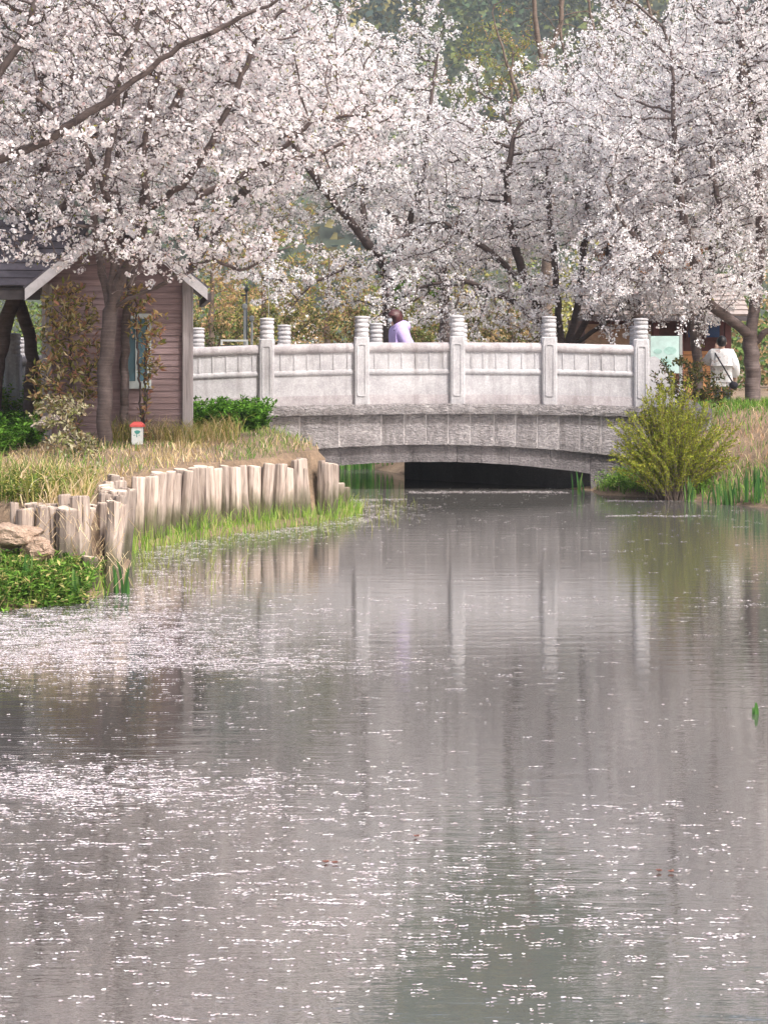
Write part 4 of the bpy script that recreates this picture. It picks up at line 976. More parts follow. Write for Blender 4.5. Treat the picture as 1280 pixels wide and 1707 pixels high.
# right bank
C = scatter(20000, 3.2, 8.2, 24.5, 33, lambda X, Y: (sdf(RIGHT, X, Y) > 0.03) & (X < 0.245*Y) & ~((Y > 27.8) & (X < 4.4)))
dr = sdf(RIGHT, C[:,0], C[:,1]); n = len(C); dryb = np.exp(-((C[:,0]-5.9)**2/0.45+(C[:,1]-27.0)**2/0.9)); gr_ = RNG.random(n) > np.clip(dryb*0.85, 0.03, 0.8)
kp = RNG.random(n) > dryb*0.5; C, gr_, dr, n = C[kp], gr_[kp], dr[kp], int(kp.sum())
col = np.where(gr_[:, None], pal(n, [(0.11,0.24,0.03),(0.17,0.30,0.04),(0.07,0.15,0.025),(0.26,0.30,0.08)], [.35,.3,.25,.1], 0.22), pal(n, [(0.46,0.30,0.18),(0.36,0.24,0.14),(0.52,0.38,0.25)], None, 0.2))
tag(link('bank_grass', blades(C, RNG.uniform(0.06, 0.20, n)*(1+0.5*(dr < 0.8)), RNG.uniform(0.1, 0.8, n), RNG.uniform(0.007, 0.015, n), col, 'bank_grass'), M['grass']), 'green and dry grass on the sloping bank by the arching bush', 'grass', None, 'stuff')
C = scatter(500, 3.4, 4.9, 26.0, 27.6, lambda X, Y: (sdf(RIGHT, X, Y) > 0.05) & (sdf(RIGHT, X, Y) < 0.75))[:80]
herb('shore_herbs', 'light green herbs at the water under the arching bush', C, 4, 0.20, [(0.15,0.27,0.04),(0.22,0.36,0.06),(0.08,0.15,0.03)], None, (0.03,0.06), (0.015,0.03))
# straw litter fallen over the logs
C = scatter(260, -3.3, -2.3, 15.4, 15.9, lambda X, Y: X > -9); C[:,2] = RNG.uniform(0.15, 0.8, len(C)); n = len(C)
tag(link('straw_litter', blades(C, RNG.uniform(0.1, 0.3, n)*RNG.choice([-1, 0.5], n), RNG.uniform(0.5, 1.5, n), RNG.uniform(0.004, 0.008, n), pal(n, [(0.56,0.44,0.28),(0.45,0.33,0.19)], None, 0.15), 'straw_litter'), M['grass']), 'dry straw strands hanging over the near logs', 'straw', None, 'stuff')

C = scatter(1100, -4.2, -2.4, 14.3, 15.8, lambda X, Y: (sdf(SHELF, X, Y) > 0.0) & (sdf(LEFT, X, Y) < -0.04)); n = len(C)
tag(link('shore_grass', blades(C, RNG.uniform(0.12, 0.42, n), RNG.uniform(0.1, 0.9, n), RNG.uniform(0.006, 0.012, n), pal(n, [(0.16,0.27,0.04),(0.26,0.33,0.07),(0.48,0.40,0.20)], [.5,.3,.2], 0.2), 'shore_grass'), M['grass']), 'rank green and straw blades among the herbs below the near logs', 'grass', None, 'stuff')
C = scatter(500, -6.4, -5.0, 26.5, 29, lambda X, Y: Y > 0)[:50]
herb('green_hedge_foot', 'tall fresh green growth under the shelter roof', C, 5, 0.75, [(0.10,0.21,0.03),(0.18,0.30,0.05),(0.26,0.28,0.07)], None, (0.05,0.11), (0.025,0.05))

# iris clumps: sword leaves
def iris(label, px, d, nlv, h, spread, cols=None, z0=None):
    x = (px-640)/F*d; b = np.array([x, d, max(-0.05, float(hz(x, d))-0.03) if z0 is None else z0]); V = []; T = []; cl = []
    for i in range(nlv):
        c = np.array([RNG.normal(0, spread), RNG.normal(0, spread*0.6), 0]); az = RNG.uniform(0, 6.28); hh = h*RNG.uniform(0.6, 1.1); ln = RNG.uniform(0.02, 0.22)*hh; w = RNG.uniform(0.009, 0.016); fa = RNG.uniform(-0.7, 0.7)
        sx = np.array([math.cos(fa), math.sin(fa), 0])*w; k0 = len(V); co = pal(1, cols or [(0.035,0.10,0.025),(0.06,0.15,0.035),(0.11,0.19,0.05)], None, 0.15)[0]
        for t, ww in ((0,.8),(.35,1),(.7,.8),(.92,.45)):
            p = c+np.array([math.cos(az)*ln*t*t, math.sin(az)*ln*t*t, hh*t]); V += [p-sx*ww, p+sx*ww]
        V.append(c+np.array([math.cos(az)*ln, math.sin(az)*ln, hh])); cl += [co]*9
        for q_ in range(3): a = k0+2*q_; T += [a, a+1, a+3, a, a+3, a+2]
        T += [k0+6, k0+7, k0+8]
    o = link('iris_clump', npmesh('iris_clump', V, 3, T, np.array(cl)), M['leaf']); o.location = b
    return tag(o, label, 'water plant', 'iris clumps at the water edge')
iris('sword-leaved iris clump in the water by the near log corner', 200, 15.6, 11, 0.36, 0.05)
iris('small iris clump among lush herbs in front of the near logs', 126, 15.05, 9, 0.34, 0.04)
iris('iris leaves standing against the near log stake above the herbs', 45, 15.0, 9, 0.36, 0.05)
iris('slim iris clump at the water directly below the arching bush', 1147, 25.75, 10, 0.40, 0.04)
iris('wide iris clump between the arching bush and the dry slope', 1212, 25.25, 34, 0.42, 0.15)
iris('tall iris clump at the water below the dry slope', 1265, 25.0, 30, 0.50, 0.12)
iris('few reed blades under the bridge arch at its end wall', 966, 27.2, 7, 0.40, 0.05)
iris('reed bed in the water beyond the arch', 590, 33.6, 130, 0.85, 0.42, [(0.05,0.14,0.03),(0.08,0.20,0.04),(0.13,0.25,0.06)], -0.05)
iris('small green sprig standing alone in open water', 1262, 10.3, 4, 0.10, 0.010, None, -0.03)

# ------------------------------------------------------------------ petals on the water
def petals():
    n = 230000
    y = np.sqrt(RNG.uniform(5.2**2, 28.5**2, n)); x = RNG.uniform(-0.24, 0.24, n)*y
    ok = (sdf(SHELF, x, y) < -0.02) & (sdf(RIGHT, x, y) < -0.02)
    px = 640+x/y*F; py = HY+CZ*F/y
    st = 0.5+0.5*np.sin(3.1*x+7*np.sin(0.9*y)+1.2*y)*np.sin(1.9*y+2*np.sin(1.3*x))
    fine = 0.5+0.5*np.sin(9*x+3*np.sin(5*y))*np.sin(17*y+4*np.sin(3*x))
    G = lambda cx, cy, sx, sy: np.exp(-((x-cx)/sx)**2-((y-cy)/sy)**2)
    dens = 0.012+0.13*st*st*fine
    dens += 0.95*G(-2.7, 13.0, 1.15, 1.35)*(0.35+0.65*fine)+0.55*G(-1.0, 12.2, 1.0, 0.35)*fine   # drift off the near shore
    dens += 0.80*G(-1.75, 8.55, 0.95, 0.42)*(0.3+0.7*fine)+0.35*G(-0.6, 8.5, 0.6, 0.3)*fine
    dens += 0.26*G(-0.9, 6.6, 1.6, 0.8)*fine+0.16*G(0.7, 6.2, 1.0, 0.8)*fine
    dens += 0.55*np.exp(-((sdf(SHELF, x, y)+0.25)/0.35)**2)*fine*(y > 15)
    dens *= np.where((y > 15.5) & (sdf(SHELF, x, y) < -1.3), 0.16, 1.0)
    dens *= np.where(y < 9.5, 0.75, 1.0); dens += 0.10*(y < 8.2)*fine
    dens *= 1-0.62*sstep(x, -0.5, 0.6)*sstep(y, 8.2, 9.2)*(1-sstep(y, 14, 15))
    dens += 0.9*G(-2.6, 13.2, 0.9, 0.9)
    for (xa, xb, yy, sy) in ((3.0, 4.4, 23.4, 0.07), (0.4, 2.9, 27.6, 0.16), (-0.7, 0.35, 26.1, 0.10), (3.3, 5.2, 25.9, 0.10)):
        dens += 0.9*np.exp(-((y-yy-0.05*np.sin(6*x))/sy)**2)*(x > xa)*(x < xb)*(0.35+0.65*fine)
    ok &= RNG.random(n) < dens*1.1
    x, y = x[ok], y[ok]
    for cx, cy, sx_, sy_, cnt in ((-2.55, 13.2, 0.85, 0.75, 9000), (-1.5, 12.0, 0.9, 0.22, 1500), (-1.75, 8.45, 0.75, 0.30, 3000), (-0.9, 7.2, 0.8, 0.4, 900)):   # thick drifts
        ex, ey = RNG.normal(cx, sx_, cnt), RNG.normal(cy, sy_, cnt); w = np.sin(5*ex+9*np.sin(2.1*ey))*np.sin(13*ey+3*np.sin(4*ex)) > -0.25
        w &= (sdf(SHELF, ex, ey) < -0.02) & (np.abs(ex) < 0.25*ey); x, y = np.concatenate([x, ex[w]]), np.concatenate([y, ey[w]])
    n = len(x)
    # petals cling together in little rafts drawn out across the breeze
    m = np.minimum(1+RNG.geometric(0.24, n), 16); m = np.where(RNG.random(n) < 0.45, 1, m); i_ = np.repeat(np.arange(n), m)
    first = np.concatenate([[0], np.cumsum(m)[:-1]]); j = np.arange(len(i_))-first[i_]; m_ = m[i_]
    pitch = RNG.uniform(0.0055, 0.0105, n)[i_]; skew = RNG.normal(0, 0.10, n)[i_]; rows = RNG.uniform(0.001, 0.006, n)[i_]
    ox = (j-(m_-1)/2)*pitch*np.where(y[i_] > 11, 1.4, 1.0)+RNG.normal(0, 0.003, len(i_))
    x, y = x[i_]+ox, y[i_]+ox*skew+RNG.normal(0, 1, len(i_))*rows
    ok = (sdf(SHELF, x, y) < 0.01) & (sdf(RIGHT, x, y) < 0.01); x, y = x[ok], y[ok]; n = len(x)
    a = RNG.normal(0, 0.45, n); L = RNG.uniform(0.0030, 0.0105, n)*np.where(y > 14, 1.2, 1.0); W_ = L*RNG.uniform(0.40, 0.75, n)
    k = 5; V = np.empty((n, k, 3)); tiltx = RNG.normal(0, 0.12, n); tilty = RNG.normal(0, 0.12, n)
    for i in range(k):
        w = 2*math.pi*i/k; u, v = L*math.cos(w)*(1+0.15*math.cos(w)), W_*math.sin(w)
        dx, dy = u*np.cos(a)-v*np.sin(a), u*np.sin(a)+v*np.cos(a)
        V[:, i] = np.stack([x+dx, y+dy, 0.004+RNG.uniform(0, 0.002, n)+np.abs(dx*tiltx+dy*tilty)], 1)
    return npmesh('floating_petals', V.reshape(-1, 3), k, np.arange(n*k), np.repeat(pal(n, [(0.60,0.55,0.57),(0.46,0.40,0.42),(0.70,0.66,0.67),(0.34,0.28,0.28)], [.4,.25,.25,.1], 0.15), k, 0)), n
pm_, npet = petals()
tag(link('floating_petals', pm_, M['petal']), 'white cherry petals drifting on the pond in streaks', 'petals', None, 'stuff')
M['dead_leaf'] = plain('dead_leaf', (0.13,0.05,0.035), 0.7, 0.3, 40)
for lb, px, py in (('dark curled leaf floating alone in open water', 694, 1397), ('dark curled leaf floating among petals, the larger of two close together', 543, 1440), ('dark curled leaf floating among petals, the smaller of two close together', 558, 1441), ('small reddish seed pod floating beside a larger one', 1098, 1455), ('larger reddish seed pod floating beside a small one', 1118, 1456)):
    d = CZ*F/(py-HY); c = P(px, py, d); rg2 = np.random.default_rng(px); mb = MB()
    V = [(0.014*math.cos(a)*(1+.2*math.sin(2*a)), 0.010*math.sin(a), 0.004+0.006*abs(math.sin(a*1.5))+0.004*rg2.random()) for a in np.linspace(0, 6.28, 9)[:-1]]+[(0,0,0.002),(0,0,0.012)]
    mb.add(V, [(i, (i+1) % 8, 9) for i in range(8)]+[((i+1) % 8, i, 8) for i in range(8)]); o = mb.build('floating_leaf', M['dead_leaf']); o.location = (c[0], c[1], 0.001)
    tag(o, lb, 'leaf', 'dark leaves floating on the pond')

# ------------------------------------------------------------------ hill and its woods
def hillz(X, Y):
    return 0.4+np.clip(Y-200, 0, 280)*0.67+8*np.sin(X*0.018+1)*sstep(Y, 210, 330)+4*np.sin(Y*0.04+X*0.03)*sstep(Y, 220, 300)
hx = np.linspace(-250, 250, 70); hy = np.linspace(200, 530, 60); HX, HY_ = np.meshgrid(hx, hy, indexing='ij'); HZ = hillz(HX, HY_)
ii = np.arange(HX.size).reshape(HX.shape); q = np.stack([ii[:-1,:-1], ii[1:,:-1], ii[1:,1:], ii[:-1,1:]], -1).reshape(-1, 4)
M['hill'] = plain('hill_floor', (0.035,0.048,0.026), 0.95, 0.45, 0.12, 0.0)
tag(link('hill', npmesh('hill', np.stack([HX, HY_, HZ], -1).reshape(-1, 3), 4, q), M['hill'], smooth=True), 'wooded hill rising behind the park', None, None, 'structure')
def forest(n=1050, per=175):
    Y = np.sqrt(RNG.uniform(212**2, 480**2, n)); X = RNG.uniform(-0.27, 0.27, n)*Y; Z = hillz(X, Y)
    kind = RNG.choice(4, n, p=[.34,.28,.22,.16]); r = RNG.uniform(3.5, 7.5, n)
    base = np.array([(0.055,0.090,0.050),(0.12,0.145,0.05),(0.18,0.16,0.065),(0.045,0.070,0.060)])[kind]*RNG.uniform(0.75, 1.3, (n, 1))
    u = rand_dir(n*per)*(RNG.uniform(0.35, 1, n*per)**0.5)[:, None]; i_ = np.repeat(np.arange(n), per)
    lump = 1+0.25*np.sin(5*u[:,0]+i_)*np.sin(4*u[:,2]+2*i_)
    C = np.stack([X[i_]+u[:,0]*r[i_]*lump, Y[i_]+u[:,1]*r[i_]*lump, Z[i_]+r[i_]*1.15+u[:,2]*r[i_]*1.2*lump], 1)
    s_ = r[i_]*RNG.uniform(0.06, 0.17, n*per)
    return leaves(C, rand_dir(n*per), u+0.5*rand_dir(n*per), s_*1.5, s_, base[i_]*RNG.uniform(0.7, 1.35, (n*per, 1)), 'hillside_wood')
tag(link('hillside_wood', forest(), M['far_leaf']), 'mixed green and brown wood covering the far hill', 'wood', None, 'stuff')

def wood_edge(n=62, per=700):
    Y = RNG.uniform(62, 90, n); X = RNG.uniform(-0.26, 0.26, n)*Y; r = RNG.uniform(1.3, 2.6, n)
    kind = RNG.choice(5, n, p=[.22,.22,.22,.2,.14]); base = np.array([(0.10,0.16,0.045),(0.25,0.24,0.08),(0.34,0.24,0.12),(0.18,0.22,0.06),(0.62,0.58,0.58)])[kind]
    u = rand_dir(n*per)*(RNG.uniform(0.2, 1, n*per)**0.45)[:, None]; i_ = np.repeat(np.arange(n), per)
    lump = 1+0.3*np.sin(5*u[:,0]+i_)*np.sin(4*u[:,2]+2*i_)
    C = np.stack([X[i_]+u[:,0]*r[i_]*lump, Y[i_]+u[:,1]*r[i_]*lump, 1.0+r[i_]*(1.0+0.5*(kind[i_] % 2))+u[:,2]*r[i_]*1.3*lump], 1)
    s_ = RNG.uniform(0.07, 0.18, n*per)
    return leaves(C, rand_dir(n*per), u+0.5*rand_dir(n*per), s_*1.5, s_, base[i_]*RNG.uniform(0.7, 1.35, (n*per, 1)), 'wood_edge')
tag(link('wood_edge', wood_edge(), M['far_leaf']), 'mass of olive, rusty and blossoming trees across the far park', 'wood', None, 'stuff')

# ------------------------------------------------------------------ park building, map board, poles beyond the bridge
M['orange_wall'] = plain('orange_wall', (0.60,0.30,0.13), 0.8, 0.15, 6)
M['tan_brick'] = plain('tan_brick', (0.42,0.28,0.20), 0.85, 0.2, 9)
M['red_wood'] = plain('red_wood', (0.10,0.028,0.028), 0.6, 0.2, 9)
M['tile'] = plain('tile', (0.30,0.255,0.24), 0.8, 0.2, 12)
M['blue_glass'] = plain('blue_glass', (0.04,0.09,0.24), 0.1, 0.2, 4)
M['board_face'] = plain('board_face', (0.46,0.62,0.60), 0.5, 0.12, 5)
M['teal_print'] = plain('teal_print', (0.36,0.57,0.53), 0.5, 0.2, 9)
M['grey_metal'] = plain('grey_metal', (0.34,0.36,0.36), 0.5, 0.1, 9)
M['dark_metal'] = plain('dark_metal', (0.04,0.05,0.055), 0.5, 0.1, 9)
D = 43.0; bx0, bx1 = XP(975, D), XP(1215, D); gz = 1.0
pb = empty('park_building', ((bx0+bx1)/2, D, gz)); tag(pb, 'park building with dark red lower storey, pale tiled skirt roof and orange upper wall', 'building')
px_ = lambda p: XP(p, D); pz_ = lambda y: CZ+(HY-y)/F*D
MB().box((bx0, D, gz-.3), (bx1, D+4, pz_(528))).build('wall', M['red_wood'], pb)
MB().box((px_(1118), D-.06, gz-.3), (px_(1204), D+.02, pz_(585))).build('orange_dado', M['orange_wall'], pb)
for k in range(3): MB().box((px_(1118), D-.075, pz_(592+14*k)), (px_(1204), D-.055, pz_(591+14*k))).build('dado_rail', M['red_wood'], pb)
MB().box((bx0, D-.05, gz-.3), (px_(1085), D+.02, pz_(540))).build('brick_wall', M['tan_brick'], pb)
for a, b in ((1146, 1166), (1176, 1198)):
    wn = MB().box((px_(a)-.05, D-.09, pz_(562)-.05), (px_(b)+.05, D-.03, pz_(530)+.05)).build('window', M['red_wood'], pb)
    MB().box((px_(a), D-.10, pz_(562)), (px_(b), D-.088, pz_(530))).build('pane', M['blue_glass'], wn)
for p in (1128, 1207, 1088): MB().box((px_(p)-.08, D-.5, gz-.3), (px_(p)+.08, D-.34, pz_(528)), .01).build('porch_post', M['red_wood'], pb)
sk = MB().add([(bx0-.3,D-.9,pz_(528)),(bx1+.3,D-.9,pz_(528)),(bx1+.1,D+.6,pz_(455)),(bx0-.1,D+.6,pz_(455)),(bx0-.3,D-.9,pz_(528)-.12),(bx1+.3,D-.9,pz_(528)-.12),(bx1+.1,D+.6,pz_(455)-.12),(bx0-.1,D+.6,pz_(455)-.12)],[(0,1,2,3),(4,7,6,5),(0,4,5,1),(3,2,6,7),(0,3,7,4),(1,5,6,2)]).build('roof', M['dark_beam'], pb)
for k in range(9):
    t0, t1 = k/9, (k+1.2)/9; f_ = lambda t: (D-.9+1.5*min(t, 1), pz_(528)+(pz_(455)-pz_(528))*min(t, 1))
    (ya, za), (yb, zb_) = f_(t0), f_(t1)
    MB().add([(bx0-.32,ya-.02,za+.05),(bx1+.32,ya-.02,za+.05),(bx1+.3,yb,zb_+.02),(bx0-.3,yb,zb_+.02),(bx0-.32,ya,za+.01),(bx1+.32,ya,za+.01),(bx1+.3,yb,zb_),(bx0-.3,yb,zb_)],[(0,1,2,3),(4,7,6,5),(0,4,5,1),(3,2,6,7),(0,3,7,4),(1,5,6,2)]).build('tile_course', M['tile'], sk)
up = MB().box((px_(1030), D+.7, pz_(470)), (px_(1180), D+4, pz_(410))).build('upper_wall', M['orange_wall'], pb)
for a in (1062, 1120): MB().box((px_(a), D+.66, pz_(482)), (px_(a+14), D+.70, pz_(462))).build('upper_window', M['dark_metal'], pb)
MB().prism([(px_(1010), pz_(410)), (px_(1200), pz_(410)), (px_(1170), pz_(380)), (px_(1040), pz_(380))], 'y', D+.3, D+4.4).build('upper_roof', M['tile'], pb)
# map board
d = 36.0; c = P(1108, 620, d); g0 = float(hz(c[0], d)); bd_ = empty('map_board', (c[0], d, g0)); tag(bd_, "pale teal map board on posts beyond the bridge's end", 'sign')
hw2 = 24/F*d; zt, zb2 = P(0, 560, d)[2]-g0, P(0, 622, d)[2]-g0
MB().box((-hw2, -.02, zb2), (hw2, .02, zt), .004).build('panel', M['board_face'], bd_, local=True)
for a, b, c1, c2 in ((-.6, .5, .08, .42), (-.1, .8, .5, .72), (-.8, -.2, .52, .66)):
    MB().prism([(hw2*(a+(b-a)*(.5+.5*math.cos(t))*1.0), zb2+(zt-zb2)*(c1+(c2-c1)*(.5+.5*math.sin(t)))) for t in np.linspace(0, 6.28, 11)[:-1]], 'y', -.024, -.0195).build('map_print', M['teal_print'], bd_, local=True)
for x in (-hw2-.03, hw2+.03): MB().box((x-.03, -.03, -.1), (x+.03, .03, zt+.04), .006).build('post', M['grey_metal'], bd_, local=True)
# poles behind the bridge
def pole(name, label, px, d, ytop, r, mat, cat='pole', lamp=False):
    b = gbase(px, d); zt = P(px, ytop, d)[2]-b[2]; o = empty(name, tuple(b)); tag(o, label, cat)
    MB().lathe((0,0,0), [(0, r*1.5), (.12, r*1.5), (.14, r), (zt*.6, r*.9), (zt, r*.75)], 10).build('shaft', mat, o, smooth=True, local=True)
    MB().lathe((0,0,zt), [(0, r*1.1), (.03, r*1.6), (.10, r*1.6), (.13, r*.3)], 10).build('top', M['dark_metal'] if lamp else mat, o, local=True)
    if lamp: MB().box((-.14,-.03,zt-.10), (.0,.03,zt-.06)).build('lamp_arm', M['dark_metal'], o, local=True)
    return o
pole('lamp_post', 'dark slim lamp post behind the bridge among rusty trees', 411, 41.0, 486, .032, M['dark_metal'], 'lamp', True)
pole('concrete_post', 'pale concrete post behind the bridge beside the dark lamp post', 408, 39.0, 515, .035, M['grey_metal'])
pole('concrete_post', 'shorter pale concrete post next to the taller one behind the bridge', 420, 39.2, 535, .035, M['grey_metal'])
pole('marker_rod', 'thin white rod rising behind a carved bridge post', 448, 34.5, 440, .007, M['grey_metal'])
# bench frame
b = gbase(392, 38.5); z_ = P(0, 566, 38.5)[2]-b[2]; bn = empty('park_bench', tuple(b)); tag(bn, 'pale-framed bench with dark slats behind the bridge', 'bench')
for x in (-.28, .28): MB().box((x-.02, -.2, -.05), (x+.02, -.16, z_)).box((x-.02, .16, -.05), (x+.02, .2, z_*0.55)).build('leg', M['white_paint'], bn, local=True)
for k in range(2): MB().box((-.30, -.205, z_-.04-.12*k), (.30, -.18, z_-.12*k)).build('backrest_slat', M['white_paint'] if k == 0 else M['dark_metal'], bn, local=True)
MB().box((-.3, -.16, z_*.55-.04), (.3, .2, z_*.55)).build('seat', M['dark_metal'], bn, local=True)

# ------------------------------------------------------------------ people
M['skin'] = plain('skin', (0.52,0.34,0.26), 0.55, 0.05, 20)
M['hair_red'] = plain('hair_red', (0.060,0.015,0.016), 0.45, 0.3, 60, 0.4, scale=(1,1,0.3))
M['hair_black'] = plain('hair_black', (0.012,0.010,0.012), 0.45, 0.3, 60)
M['lilac'] = plain('lilac', (0.40,0.32,0.58), 0.85, 0.08, 18, 0.3)
M['dark_cloth'] = plain('dark_cloth', (0.03,0.028,0.04), 0.9, 0.15, 18)
M['denim'] = plain('denim', (0.07,0.09,0.14), 0.9, 0.15, 18)
M['mask'] = plain('mask', (0.70,0.76,0.80), 0.8, 0.04, 18)
def coat_mat():
    m, n, b_ = mat_new('white_coat'); g = geo_coords(n, (1.3,1.3,1))
    c = ramp(n, noise(n, g, 9, 3, 0.6), [(0.56, (0.80,0.80,0.82)), (0.62, (0.42,0.30,0.28)), (0.68, (0.78,0.76,0.78))]); n.links.new(c, b_.inputs['Base Color']); b_.inputs['Roughness'].default_value = 0.85
    bump(n, b_, noise(n, g, 14, 3), 0.5, 0.03); return m
M['white_coat'] = coat_mat()
def skin_obj(name, J, edges, root, mat, parent, sub=2, flat=None):
    keys = list(J); me = bpy.data.meshes.new(name+'_rig'); me.from_pydata([J[k][0] for k in keys], [(keys.index(a), keys.index(b)) for a, b in edges], [])
    o = bpy.data.objects.new(name+'_rig', me); COL.objects.link(o)
    o.modifiers.new('skin', 'SKIN').use_smooth_shade = True; sm = o.modifiers.new('sub', 'SUBSURF'); sm.levels = sub; sm.render_levels = sub
    if not me.skin_vertices: 
        bm = bmesh.new(); bm.from_mesh(me); bm.verts.layers.skin.verify(); bm.to_mesh(me); bm.free()
    for i, k in enumerate(keys):
        r = J[k][1]; sv = me.skin_vertices[0].data[i]; sv.radius = (r, r) if np.isscalar(r) else r; sv.use_root = (k == root)
    bpy.context.view_layer.update()
    ev = o.evaluated_get(bpy.context.evaluated_depsgraph_get()); out = bpy.data.meshes.new_from_object(ev); out.name = name
    bpy.data.objects.remove(o); out.materials.clear()
    return link(name, out, mat, parent, smooth=True)
def blob(name, c, r, mat, parent, sub=3, fn=None):
    bm = bmesh.new(); bmesh.ops.create_icosphere(bm, subdivisions=sub, radius=1)
    for v in bm.verts:
        p = v.co.copy(); p = fn(p) if fn else p; v.co = Vector((c[0]+p.x*r[0], c[1]+p.y*r[1], c[2]+p.z*r[2]))
    me = bpy.data.meshes.new(name); bm.to_mesh(me); bm.free(); return link(name, me, mat, parent, smooth=True)
def hand(J, Ed, wrist, side, dirv, spread):
    """palm and five fingers from the wrist joint"""
    w = np.array(J[wrist][0]); dirv = np.array(dirv, float); dirv /= np.linalg.norm(dirv); spread = np.array(spread, float)
    J[side+'palm'] = (tuple(w+dirv*.06), (.034,.018)); Ed.append((wrist, side+'palm'))
    for i, (o_, l) in enumerate(((-.03,.065),(-.011,.078),(.009,.074),(.028,.058))):
        a, b2 = side+'f%da' % i, side+'f%db' % i
        J[a] = (tuple(w+dirv*.095+spread*o_), .0095); J[b2] = (tuple(w+dirv*(.095+l*.9)+spread*o_*1.1+np.array([0,.012,-.012])), .0075); Ed += [(side+'palm', a), (a, b2)]
    J[side+'t'] = (tuple(w+dirv*.075+spread*(-.058)), .010); Ed.append((wrist, side+'t'))
def person(base, rz, label, height, kind):
    o = empty('person', tuple(base), rz); tag(o, label, 'person'); k = height/1.65
    s = lambda x, y, z: (x*k, y*k, z*k)     # faces -Y locally
    bend = 0.10 if kind == 'lilac' else 0.0
    J = {'pel': (s(0,0,.90), (.13*k,.10*k)), 'spi': (s(0,-bend*.3,1.08), (.12*k,.09*k)), 'chest': (s(0,-bend*.8,1.26), (.145*k,.10*k)), 'neck': (s(0,-bend*1.1,1.40), .05*k), 'head0': (s(0,-bend*1.5-.01,1.47), (.062*k,.072*k)), 'head1': (s(0,-bend*1.7-.01,1.565), (.074*k,.088*k)), 'head2': (s(0,-bend*1.75,1.62), (.045*k,.05*k)), 'nose': (s(0,-bend*1.7-.098,1.535), .012*k)}
    Ed = [('pel','spi'),('spi','chest'),('chest','neck'),('neck','head0'),('head0','head1'),('head1','head2'),('head1','nose')]
    for sx, sn in ((-1,'l'),(1,'r')):
        J[sn+'hip'] = (s(sx*.09,0,.84), .085*k); J[sn+'kne'] = (s(sx*.095,-.03 if sx < 0 else .02,.46), .055*k); J[sn+'ank'] = (s(sx*.095,.0 if sx < 0 else .07,.075), .036*k); J[sn+'toe'] = (s(sx*.105,-.13 if sx < 0 else -.06,.028), .030*k)
        Ed += [('pel',sn+'hip'),(sn+'hip',sn+'kne'),(sn+'kne',sn+'ank'),(sn+'ank',sn+'toe')]
        J[sn+'sho'] = (s(sx*.17,-bend*.9,1.33), .052*k); Ed += [('chest',sn+'sho')]
        if kind == 'coat':     # both hands lifted to the face with a phone
            J[sn+'elb'] = (s(sx*.30,-.12,1.15), .040*k) if sx > 0 else (s(sx*.25,.05,1.08), .040*k); J[sn+'wri'] = (s(sx*.13,-.28,1.42), .026*k) if sx > 0 else (s(sx*.25,-.08,.88), .026*k)
        else:
            J[sn+'elb'] = (s(sx*.21,-bend*.4+.04,1.07), .040*k); J[sn+'wri'] = (s(sx*.19,-bend*.5-.12,.88), .026*k); pass
        Ed += [(sn+'sho',sn+'elb'),(sn+'elb',sn+'wri')]
    J0 = dict(J); E0 = list(Ed)
    for sx, sn in ((-1,'l'),(1,'r')):
        hand(J, Ed, sn+'wri', sn+'h', (-.3*sx,-.2,.9) if kind == 'coat' and sx > 0 else (0,-.3,-.95), (1,0,0) if kind == 'coat' and sx > 0 else (0,1,0))
    skin_obj('body', J, Ed, 'pel', M['skin'], o)
    def wear(name, keys, grow_, mat, extra=None, root=None):
        jj = {q: (J0[q][0], tuple(np.array(J0[q][1] if not np.isscalar(J0[q][1]) else (J0[q][1],)*2)+grow_)) for q in keys}
        if extra: jj.update(extra)
        if kind == 'coat' and extra: jj['pel'] = (J0['pel'][0], (.225*k,.18*k)); jj['spi'] = (J0['spi'][0], (.215*k,.165*k)); jj['chest'] = (J0['chest'][0], (.215*k,.16*k))
        ed = [e for e in E0 if e[0] in jj and e[1] in jj]
        if extra: ed += [('pel', q) if 'pel' in jj else ('chest', q) for q in extra]
        return skin_obj(name, jj, ed, root or keys[0], mat, o)
    wear('trousers', ['pel','lhip','lkne','lank','rhip','rkne','rank'], .014*k, M['denim'])
    for sn in 'lr': skin_obj('shoe', {'a': (J0[sn+'ank'][0], .046*k), 'b': (J0[sn+'toe'][0], .040*k)}, [('a','b')], 'a', M['dark_cloth'], o, 2)
    hem = {'hem': (s(0,0,.78), (.225*k,.185*k))} if kind == 'coat' else {'hem': (s(0,0,.84), (.16*k,.13*k))}
    top = wear('coat' if kind == 'coat' else 'hoodie', ['pel','spi','chest','lsho','lelb','lwri','rsho','relb','rwri'], (.072 if kind == 'coat' else .080)*k, M['white_coat'] if kind == 'coat' else M['lilac'], hem)
    hc = np.array(J0['head1'][0])
    if kind == 'lilac':
        blob('hair', hc+np.array([0,.030,-.008]), (.122*k,.138*k,.150*k), M['hair_red'], o, 3, lambda p: Vector((p.x, p.y+0.25*max(0,-p.z)*(1 if p.y > -.2 else 0), p.z if p.y > -.35 else max(p.z, .18)+p.z*.05)))
        blob('face_mask', hc+np.array([0,-.052,-.050]), (.060*k,.045*k,.050*k), M['mask'], o, 2)
        blob('hood', np.array(J0['neck'][0])+np.array([0,.075,.0]), (.18*k,.165*k,.115*k), M['lilac'], o, 3)
        tube = MB().tube([Vector(J0['chest'][0])+Vector((.12,-.12,.06)), Vector(J0['chest'][0])+Vector((.125,0,.155)), Vector(J0['chest'][0])+Vector((.11,.15,.03))], .018, 6)
        tube.build('bag_strap', M['dark_cloth'], o, True, True)
    else:
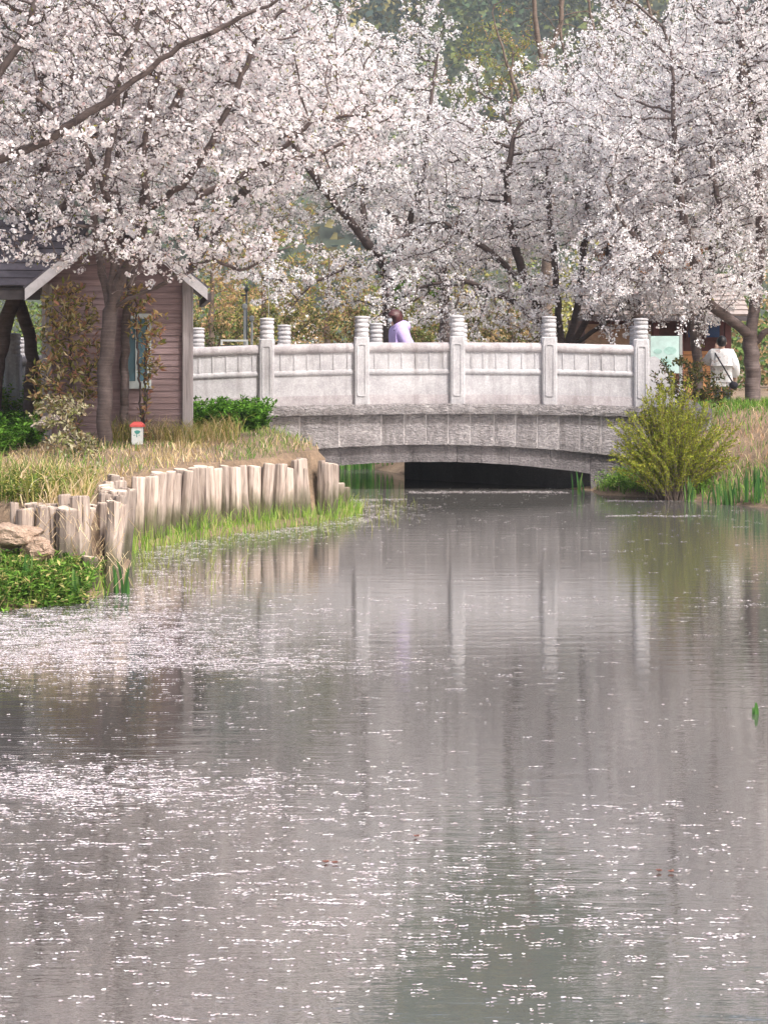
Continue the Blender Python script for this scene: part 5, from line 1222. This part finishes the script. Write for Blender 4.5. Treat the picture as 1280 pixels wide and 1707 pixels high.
        blob('hair', hc+np.array([0,.018,.014]), (.096*k,.108*k,.115*k), M['hair_black'], o, 3, lambda p: Vector((p.x, p.y, p.z if p.y > -.3 else max(p.z, .25))))
        for sx in (-1, 1): blob('ear', hc+np.array([sx*.088*k,.0,-.02]), (.012,.02,.028), M['skin'], o, 2)
        c = np.array(J0['chest'][0])
        MB().tube([Vector(c+(.15,.05,.13)), Vector(c+(.07,.20,.0)), Vector(c+(-.06,.235,-.22)), Vector(c+(-.20,.20,-.46))], .014, 6).build('bag_strap', M['dark_cloth'], o, True, True)
        blob('shoulder_bag', c+np.array([-.22,.16,-.52]), (.085,.06,.075), M['dark_cloth'], o, 2)
        w = np.array(J0['rwri'][0]); MB().box(tuple(w+(-.09,-.05,.06)), tuple(w+(-.02,-.04,.20)), .003).build('phone', M['dark_metal'], o, False, True)
    for sx in (-1, 1): blob('eye', hc+np.array([sx*.030*k,-.083*k,.002]), (.010,.006,.006), M['dark_cloth'], o, 1)
    return o
xw = XP(664, 29.5)
person((xw+0.08, 29.5, zc(xw)-0.087), R(-72), 'person in lilac hoodie and face mask walking across the bridge, hair reddish', 1.60, 'lilac')
c = P(1203, 640, 33.0)
person((c[0], 33.0, float(hz(c[0], 33.0))), R(168), 'person in white patterned coat with shoulder bag seen from behind on the path', 1.60, 'coat')

# ------------------------------------------------------------------ the air: thin haze over everything
hm = bpy.data.materials.new('haze'); hm.use_nodes = True; n = hm.node_tree; n.nodes.remove(n.nodes['Principled BSDF'])
pv = n.nodes.new('ShaderNodeVolumePrincipled'); pv.inputs['Color'].default_value = (0.86, 0.92, 1.0, 1); pv.inputs['Density'].default_value = 0.00045
n.links.new(pv.outputs[0], n.nodes['Material Output'].inputs['Volume'])
tag(MB().box((-300, -80, -2.2), (300, 560, 225)).build('haze', hm), 'thin pale spring haze', 'haze', None, 'stuff')
# low shrubs closing the view under the crowns beyond the bridge
for i, (px, d, cy, r, lb) in enumerate(((470, 44, 535, (1.3,.6,.7), 'low olive shrub behind the bridge near the thin white rod'), (590, 45, 540, (1.5,.6,.65), 'low brownish shrub behind the bridge post before the walking woman'), (740, 46, 540, (1.6,.6,.7), 'low dark olive shrub beyond the middle of the bridge'), (860, 45, 545, (1.4,.6,.6), 'low rusty shrub beyond the many-stemmed cherry'), (365, 43, 555, (.9,.5,.5), 'low rusty red shrub behind the bridge by the bench'))):
    b = gbase(px, d); leafy('low_shrub', lb, 'shrub', b, [[b, b+(0,0,.4)]], E(px, cy, d, r, 240, 0.1), 0.04, 9, (0.06,0.13), (0.03,0.06), [(0.16,0.15,0.05),(0.24,0.15,0.08),(0.08,0.10,0.03)], [.4,.35,.25] if i % 2 else [.45,.15,.4], group='low shrubs beyond the bridge', spread=0.16, kill=0.22, step=0.14)
